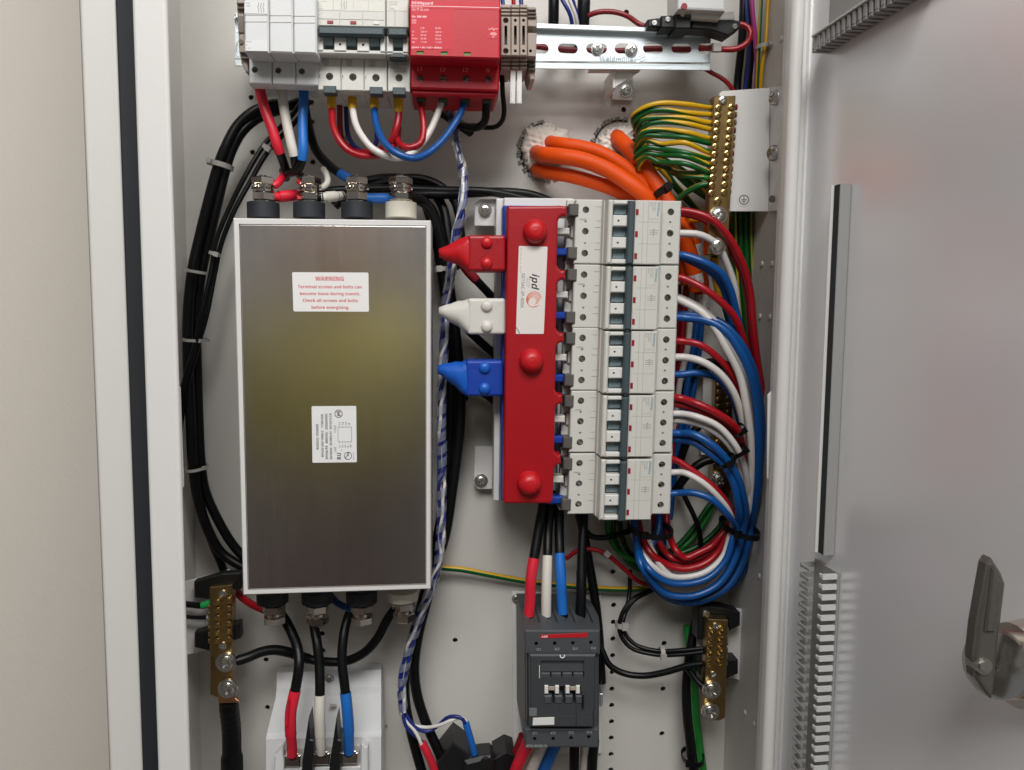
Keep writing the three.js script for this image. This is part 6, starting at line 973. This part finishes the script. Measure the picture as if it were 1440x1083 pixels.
// ---------------------------------------------------------------- brass bars on white brackets
function bolt(t, x, y, z, r, rot, m = M.steel) {
  part(t, 'washer', [cylZ(x, y, z + 0.0022, z, r * 1.12, r * 1.15, 24), cylZ(x, y, z + 0.0036, z + 0.0022, r * 0.98)], m);
  part(t, 'bolt', [facet(cylZ(x, y, z + 0.0056, z + 0.0037, r * 0.95, r * 0.95, 6)), head('cross', x, y, z + 0.0046, r * 0.8, rot)], m);
}
{
  const t = thing('earth_bar', 'tall brass earth bar crowded with green and yellow wires at the upper right', 'earth bar', [1016, 220, 0.075], 'brass earth bars'), z = 0.078;
  part(t, 'bar', prism([[1004, 135.4], [1035, 134.4], [1026.4, 300], [1024, 358], [995, 358], [997, 295]], z, z - 0.012, 0.0006), M.brassBar);
  for (let i = 0; i < 12; i++) {
    const y = 152 + i * 10.9, d = -i * 0.93;
    part(t, 'terminal_screw', head('cross', 1010.4 + d, y, z, 4.7, i * 1.7), M.brass); part(t, 'terminal_screw', head('cross', 1028.4 + d, y - 1, z, 4.7, i * 2.3 + 1), M.brass);
  }
  part(t, 'fixing_screw', head('cross', 1016.5, 141.5, z, 5.6, 0.4), M.steel); part(t, 'fixing_screw', head('cross', 1009.5, 283, z, 5.4, 1), M.brass);
  for (let i = 0; i < 12; i++) part(t, 'side_screw', headAt('cross', P(1034.6 - i * 0.82, 151 + i * 10.8, z - 0.005), V(1, 0, 0.1).normalize(), 0.0026, i), i % 3 ? M.brassBar : M.redDark);
  bolt(t, 1011, 303, z, 11, 0.5); bolt(t, 1010, 346, z, 10.6, 1.1);
  part(t, 'lug', [box(990, 300, 1012, 309, z - 0.002, z - 0.006), box(994, 346, 1012, 356, z - 0.012, z - 0.016)], M.copper);
  const b = thing('bar_bracket', 'white folded bracket with earth symbol holding the tall brass bar', 'bracket', [1060, 210, 0.06], 'brackets of the brass bars'), zb = 0.064;
  part(b, 'plate', prism([[1012, 131], [1016, 128], [1083, 123.4], [1081, 297.4], [1010, 297.4]], zb, zb - 0.0016, 0.0004), M.bracket);
  const wf = 0.098, fl = [[1083, 123.4], [1097, 121.8], [1099, 124], [1095.5, 292], [1092, 296.4], [1081, 297.4]];
  const flange = sheet([[1083.2, 123.4, zb - 0.0008], [1098, 121.8, wf], [1094.6, 296.4, wf], [1081.2, 297.4, zb - 0.0008]], 0, 0.0014, 0.06, 0.1);
  part(b, 'flange', flange, M.bracket);
  for (const [x, y] of [[1091, 137.5], [1088.6, 215.5]]) { const p = P(x, y, 0.0865); part(b, 'screw', [rod(p.clone().add(V(0.002, 0, -0.001)), p.clone().add(V(-0.0008, 0, 0.0006)), 0.0068, 0.0068, 20), headAt('cross', p.clone().add(V(-0.0008, 0, 0.0006)), V(-0.8, 0, 0.6), 0.0056, y)], M.steel); }
  part(b, 'hole', (() => { const p = P(1086.6, 280, 0.0825); return rod(p, p.clone().add(V(-0.0011, 0, 0.0008)), 0.003, 0.003, 14); })(), M.beigeDark);  // dark disc painted in for the shaded hole
  part(b, 'spacer', [box(1006, 150, 1028, 170, z - 0.0125, zb + 0.0002), box(1004, 265, 1024, 285, z - 0.0125, zb + 0.0002)], M.blackPl);
  const s = thing('earth_sticker', 'round sticker with the earth symbol at the foot of the white bracket', 'sticker', [1046, 281, zb]);
  part(s, 'sheet', sheet(rect4(1036.6, 271.4, 1055.6, 290.6), zb + 0.0001, 0.0002, 0.48, 1), canvasMat('earth symbol', 256, 256, '#d5d2d0', (x) => { x.strokeStyle = '#1c1c1e'; x.lineWidth = 15; x.beginPath(); x.arc(128, 128, 86, 0, 7); x.stroke(); x.lineWidth = 13; for (const [a, b, c, d] of [[128, 60, 128, 130], [76, 130, 180, 130], [94, 156, 162, 156], [112, 182, 144, 182]]) { x.beginPath(); x.moveTo(a, b); x.lineTo(c, d); x.stroke(); } }), { keep: true });
}
{
  const t = thing('earth_bar', 'small brass bar at the lower left with two large bolts and a copper lug', 'earth bar', [310, 900, 0.07], 'brass earth bars'), z = 0.068;
  part(t, 'bar', prism([[294.6, 826], [326.4, 822.6], [326.6, 960], [316, 980], [304, 981], [295, 977]], z, z - 0.012, 0.0006), M.brassBar);
  for (let i = 0; i < 6; i++) for (const [x, dy] of [[305.6, 0], [321.6, -2.4]]) part(t, 'terminal_screw', [cylZ(x, 847 + i * 10.8 + dy, z + 0.0035, z, 3.9, 4.1, 14), head('cross', x, 847 + i * 10.8 + dy, z + 0.0034, 4.6, i * 1.9 + x)], M.brass);
  for (let i = 0; i < 6; i++) part(t, 'side_screw', headAt('cross', P(295, 853 + i * 9.6, z - 0.004), V(-1, 0, 0.15).normalize(), 0.0025, i), M.brass);
  for (const y of [834.6, 907.5]) part(t, 'fixing_screw', head('cross', 313.5, y, z, 5.6, y), M.steel);
  bolt(t, 317.5, 932, z, 13, 0.5); bolt(t, 319.5, 969, z + 0.002, 12.4, 1.2);
  part(t, 'copper_lug', [prism([[307, 960], [318, 955], [330, 962], [331, 982], [339, 988], [307, 990], [306, 984]], z + 0.0018, z + 0.0002, 0.0006)], M.copper);
  const b = thing('bar_bracket', 'white bracket with black blocks carrying the small brass bar at the lower left', 'bracket', [290, 860, 0.03], 'brackets of the brass bars');
  part(b, 'plate', prism([[252, 820], [322, 801], [326, 804], [326, 906], [252, 924]], 0.05, 0.0485, 0.0004), M.bracket);
  part(b, 'insulator', [prism([[272.4, 818.6], [312, 807], [338.6, 806], [338.6, 829], [296, 833], [296, 843], [273, 841]], 0.061, 0.0502, 0.001)], M.blackPl);
  part(b, 'insulator', [prism([[273, 890], [296, 884.6], [337, 876], [338, 898], [326, 903], [296, 916.6], [273, 910.6]], 0.061, 0.0502, 0.001)], M.blackPl);
  cable('earth_cable', 'thick black cable hanging from the copper lug at the lower left', M.black, 27, [[321, 986, 0.066], [323, 1000, 0.062], [325, 1025, 0.058], [326, 1060, 0.054], [327, 1110, 0.05]], { n: 40, taper: (t) => (t < 0.04 ? 0.92 + t : 1) * (t > 0.6 && t < 0.64 ? 1.1 + 0.0 : t >= 0.64 ? 1.16 : 1) * (1 + 0.025 * Math.sin(t * 90) * (t < 0.4 ? 1 : 0)) });
  for (const [l, m, d, pts] of [['black wire with green ferrule entering the lower left brass bar', M.greenFerrule, 9, [[250, 849, 0.06], [268, 850.6, 0.06], [284, 851, 0.062], [298, 847, 0.062]]], ['thin black wire with grey ferrule entering the lower left brass bar', M.greyFerrule, 5.6, [[250, 866, 0.06], [270, 868, 0.06], [288, 869, 0.062], [298, 868, 0.062]]]]) { const r = cable('control_wire', l, M.black, d, pts); part(r.t, 'ferrule', tube(sub(r.c, /green/.test(l) ? 0.7 : 0.86, 1), r.r * 1.16), m); }
}
{
  const t = thing('earth_bar', 'brass bar at the lower right with two large silver bolts at its foot', 'earth bar', [1006, 940, 0.07], 'brass earth bars'), z = 0.066;
  part(t, 'bar', prism([[996, 871], [1024, 872], [1020, 1010], [1012, 1014], [990, 1012], [989, 1004]], z, z - 0.012, 0.0006), M.brassBar);
  for (let i = 0; i < 6; i++) { const y = 887 + i * 9.6; part(t, 'terminal_screw', [cylZ(1000.4 - i * 0.7, y, z + 0.002, z, 3.6, 3.8, 14), head('cross', 1000.4 - i * 0.7, y, z + 0.0019, 4, i)], M.brass); part(t, 'terminal_screw', [cylZ(1014.6 - i * 0.4, y - 3, z + 0.002, z, 3.6, 3.8, 14), head('cross', 1014.6 - i * 0.4, y - 3, z + 0.0019, 4, i * 2.1)], M.brass); part(t, 'side_screw', headAt('cross', P(1022.6 - i * 0.3, y - 2, z - 0.004), V(1, 0, 0.2).normalize(), 0.0022, i), M.brass); }
  part(t, 'fixing_screw', head('cross', 1006.5, 880, z, 4.6, 0.3), M.steel); part(t, 'fixing_screw', head('cross', 1003, 948, z, 4.4, 0.9), M.steel);
  bolt(t, 1001.5, 971, z, 11.4, 0.4); bolt(t, 999.5, 1001.5, z, 11, 1);
  const b = thing('bar_bracket', 'white bracket with black blocks carrying the brass bar at the lower right', 'bracket', [1030, 900, 0.03], 'brackets of the brass bars');
  part(b, 'plate', prism([[980, 849], [1056, 858], [1054, 960], [1016, 951], [980, 951]], 0.034, 0.0325, 0.0004), M.bracket);
  part(b, 'flange', sheet([[1056, 858, 0.0332], [1070, 862, 0.062], [1067, 964, 0.062], [1054, 960, 0.0332]], 0, 0.0014, 0.14, 0.15), M.bracket);
  for (const [x, y] of [[1060.6, 881], [1057.6, 950]]) { const p = P(x, y, 0.0475); part(b, 'screw', [rod(p.clone().add(V(0.002, 0, -0.001)), p.clone().add(V(-0.0008, 0, 0.0006)), 0.006, 0.006, 20), headAt('cross', p.clone().add(V(-0.0008, 0, 0.0006)), V(-0.8, 0, 0.6), 0.005, y)], M.steel); }
  part(b, 'insulator', prism([[981, 850.6], [1020, 856], [1041.4, 862], [1041, 880], [1026, 888], [1024.6, 870], [995, 869.6], [994, 900], [981, 900]], 0.053, 0.035, 0.001), M.blackPl);
  part(b, 'insulator', prism([[984, 930], [1022, 928], [1038.4, 928.4], [1038, 948], [1022, 955], [984, 950]], 0.053, 0.035, 0.001), M.blackPl);
  part(b, 'screw', head('cross', 992.5, 863, 0.0532, 5.4, 0.2), M.steel);
}
{
  const t = thing('earth_bar', 'brass bar half hidden behind the breaker load wires in the middle', 'earth bar', [1018, 600, 0.02], 'brass earth bars'), z = 0.026;
  part(t, 'bar', prism([[1007, 520], [1032, 521], [1026, 700], [1002, 700]], z, z - 0.01, 0.0006), M.brassBar);
  for (let i = 0; i < 10; i++) { part(t, 'terminal_screw', head('cross', 1012 - i * 0.3, 532 + i * 10, z, 4.4, i), M.brassBar); part(t, 'terminal_screw', head('cross', 1026 - i * 0.3, 530 + i * 10, z, 4.4, i * 2), M.brassBar); }  // darker brass on these screws stands for the shade behind the wires
  bolt(t, 1012, 676, z, 11, 0.4);
  const b = thing('bar_bracket', 'white bracket behind the load wires with one screw on its right flange', 'bracket', [1050, 560, 0.02], 'brackets of the brass bars');
  part(b, 'plate', prism([[990, 503], [1068, 505], [1064, 640], [986, 640]], 0.012, 0.0105, 0.0004), M.bracket);
  part(b, 'flange', sheet([[1068, 505, 0.0115], [1085, 507, 0.05], [1080, 630, 0.05], [1064, 632, 0.0115]], 0, 0.0014, 0.14, 0.12), M.bracket);
  part(b, 'insulator', prism([[985, 508], [1030, 508], [1030, 530], [985, 526]], 0.0155, 0.0125, 0.001), M.blackPl);
  const p = P(1075.6, 521, 0.034); part(b, 'screw', [rod(p.clone().add(V(0.002, 0, -0.001)), p.clone().add(V(-0.0008, 0, 0.0006)), 0.0062, 0.0062, 20), headAt('cross', p.clone().add(V(-0.0008, 0, 0.0006)), V(-0.8, 0, 0.6), 0.0052, 1)], M.steel);
}

// ---------------------------------------------------------------- terminal cover at the bottom left, and the black blocks beside the contactor
{
  const t = thing('terminal_cover', 'pale grey moulded terminal cover below the filter with three clamp terminals', 'terminal cover', [458, 1010, 0.03]);
  part(t, 'shell', [strips([[[393, 939, 0.004], [532, 935, 0.004]], [[389, 946, 0.014], [536, 942, 0.014]], [[389, 968, 0.02], [536, 966, 0.02]], [[388, 980, 0.03], [536, 977, 0.03]], [[375, 1032, 0.04], [536, 1030, 0.04]], [[374, 1040, 0.046], [536, 1036, 0.046]], [[374, 1130, 0.05], [536, 1130, 0.05]]], 0.001),
    prism([[386, 1064], [398, 1050], [400, 1120], [384, 1120]], 0.058, 0.04, 0.001), prism([[508, 1046], [517, 1052], [518, 1120], [506, 1120]], 0.058, 0.04, 0.001), prism([[396, 1080], [510, 1078], [510, 1086], [396, 1087]], 0.0545, 0.04, 0.0008)], M.iso);
  for (const [x, y] of [[411, 1070], [452, 1067], [492, 1066]]) { part(t, 'clamp', [prism([[x - 12, y - 7], [x + 12, y - 7.4], [x + 11, y + 9], [x - 12.6, y + 9.6]], 0.058, 0.045, 0.0008), cylZ(x, y + 1, 0.0605, 0.057, 5.6, 6, 16)], M.nickel); part(t, 'lug', box(x - 8.5, y - 9.5, x + 8.5, y - 3, 0.0605, 0.0582, 0.0006), M.steel); }
  for (const [x, d] of [[434, 0], [473, -1]]) part(t, 'barrier', prism([[x, 1009], [x + 2.4, 1040], [x + 7, 1042], [x + 3, 1120], [x - 13, 1120], [x - 9, 1070]], 0.07, 0.048, 0.001), M.blackPl);
  part(t, 'screw', [washer(463, 956, 0.0165, 7), head('cross', 463, 956, 0.0177, 5.8, 0.5)], M.steel);
  const w = (x0, x1, y) => box(x0, y, x1, y + 1, 0.0405, 0.036, 0.0001);
  part(t, 'moulding_mark', w(463, 472, 993), M.mcbSide);
}
{
  const t = thing('cable_clamp', 'dark plastic clamp blocks at the bottom edge beside the sleeved wires', 'cable clamp', [650, 1070, 0.04]);
  part(t, 'tilted_block', prism([[637.6, 1045], [667, 1067], [650, 1105], [612, 1105], [616, 1072]], 0.05, 0.01, 0.0015), M.blackPl);
  part(t, 'round_block', [prism([[653, 1072], [676, 1066], [690, 1065], [695, 1070], [697, 1110], [652, 1110]], 0.058, 0.03, 0.003), cylZ(683, 1075, 0.06, 0.05, 8)], M.blackPl);
  part(t, 'side_block', prism([[694, 1068], [712, 1057.4], [724, 1062], [722, 1110], [694, 1110]], 0.045, 0.012, 0.0012), M.blackPl);
}

// pen marks on the panel
{
  const t = thing('pen_mark', 'small dark pen scribble on the panel right of the terminal cover', 'pen mark', [541, 1022, 0]);
  part(t, 'stroke', tube(curve([[538, 1027, 0.0002], [539.5, 1019, 0.0002], [541.5, 1025, 0.0002], [543.5, 1018, 0.0002], [544, 1024, 0.0002]]), 0.00035), M.pocket);
}
renderer.render(scene, camera);
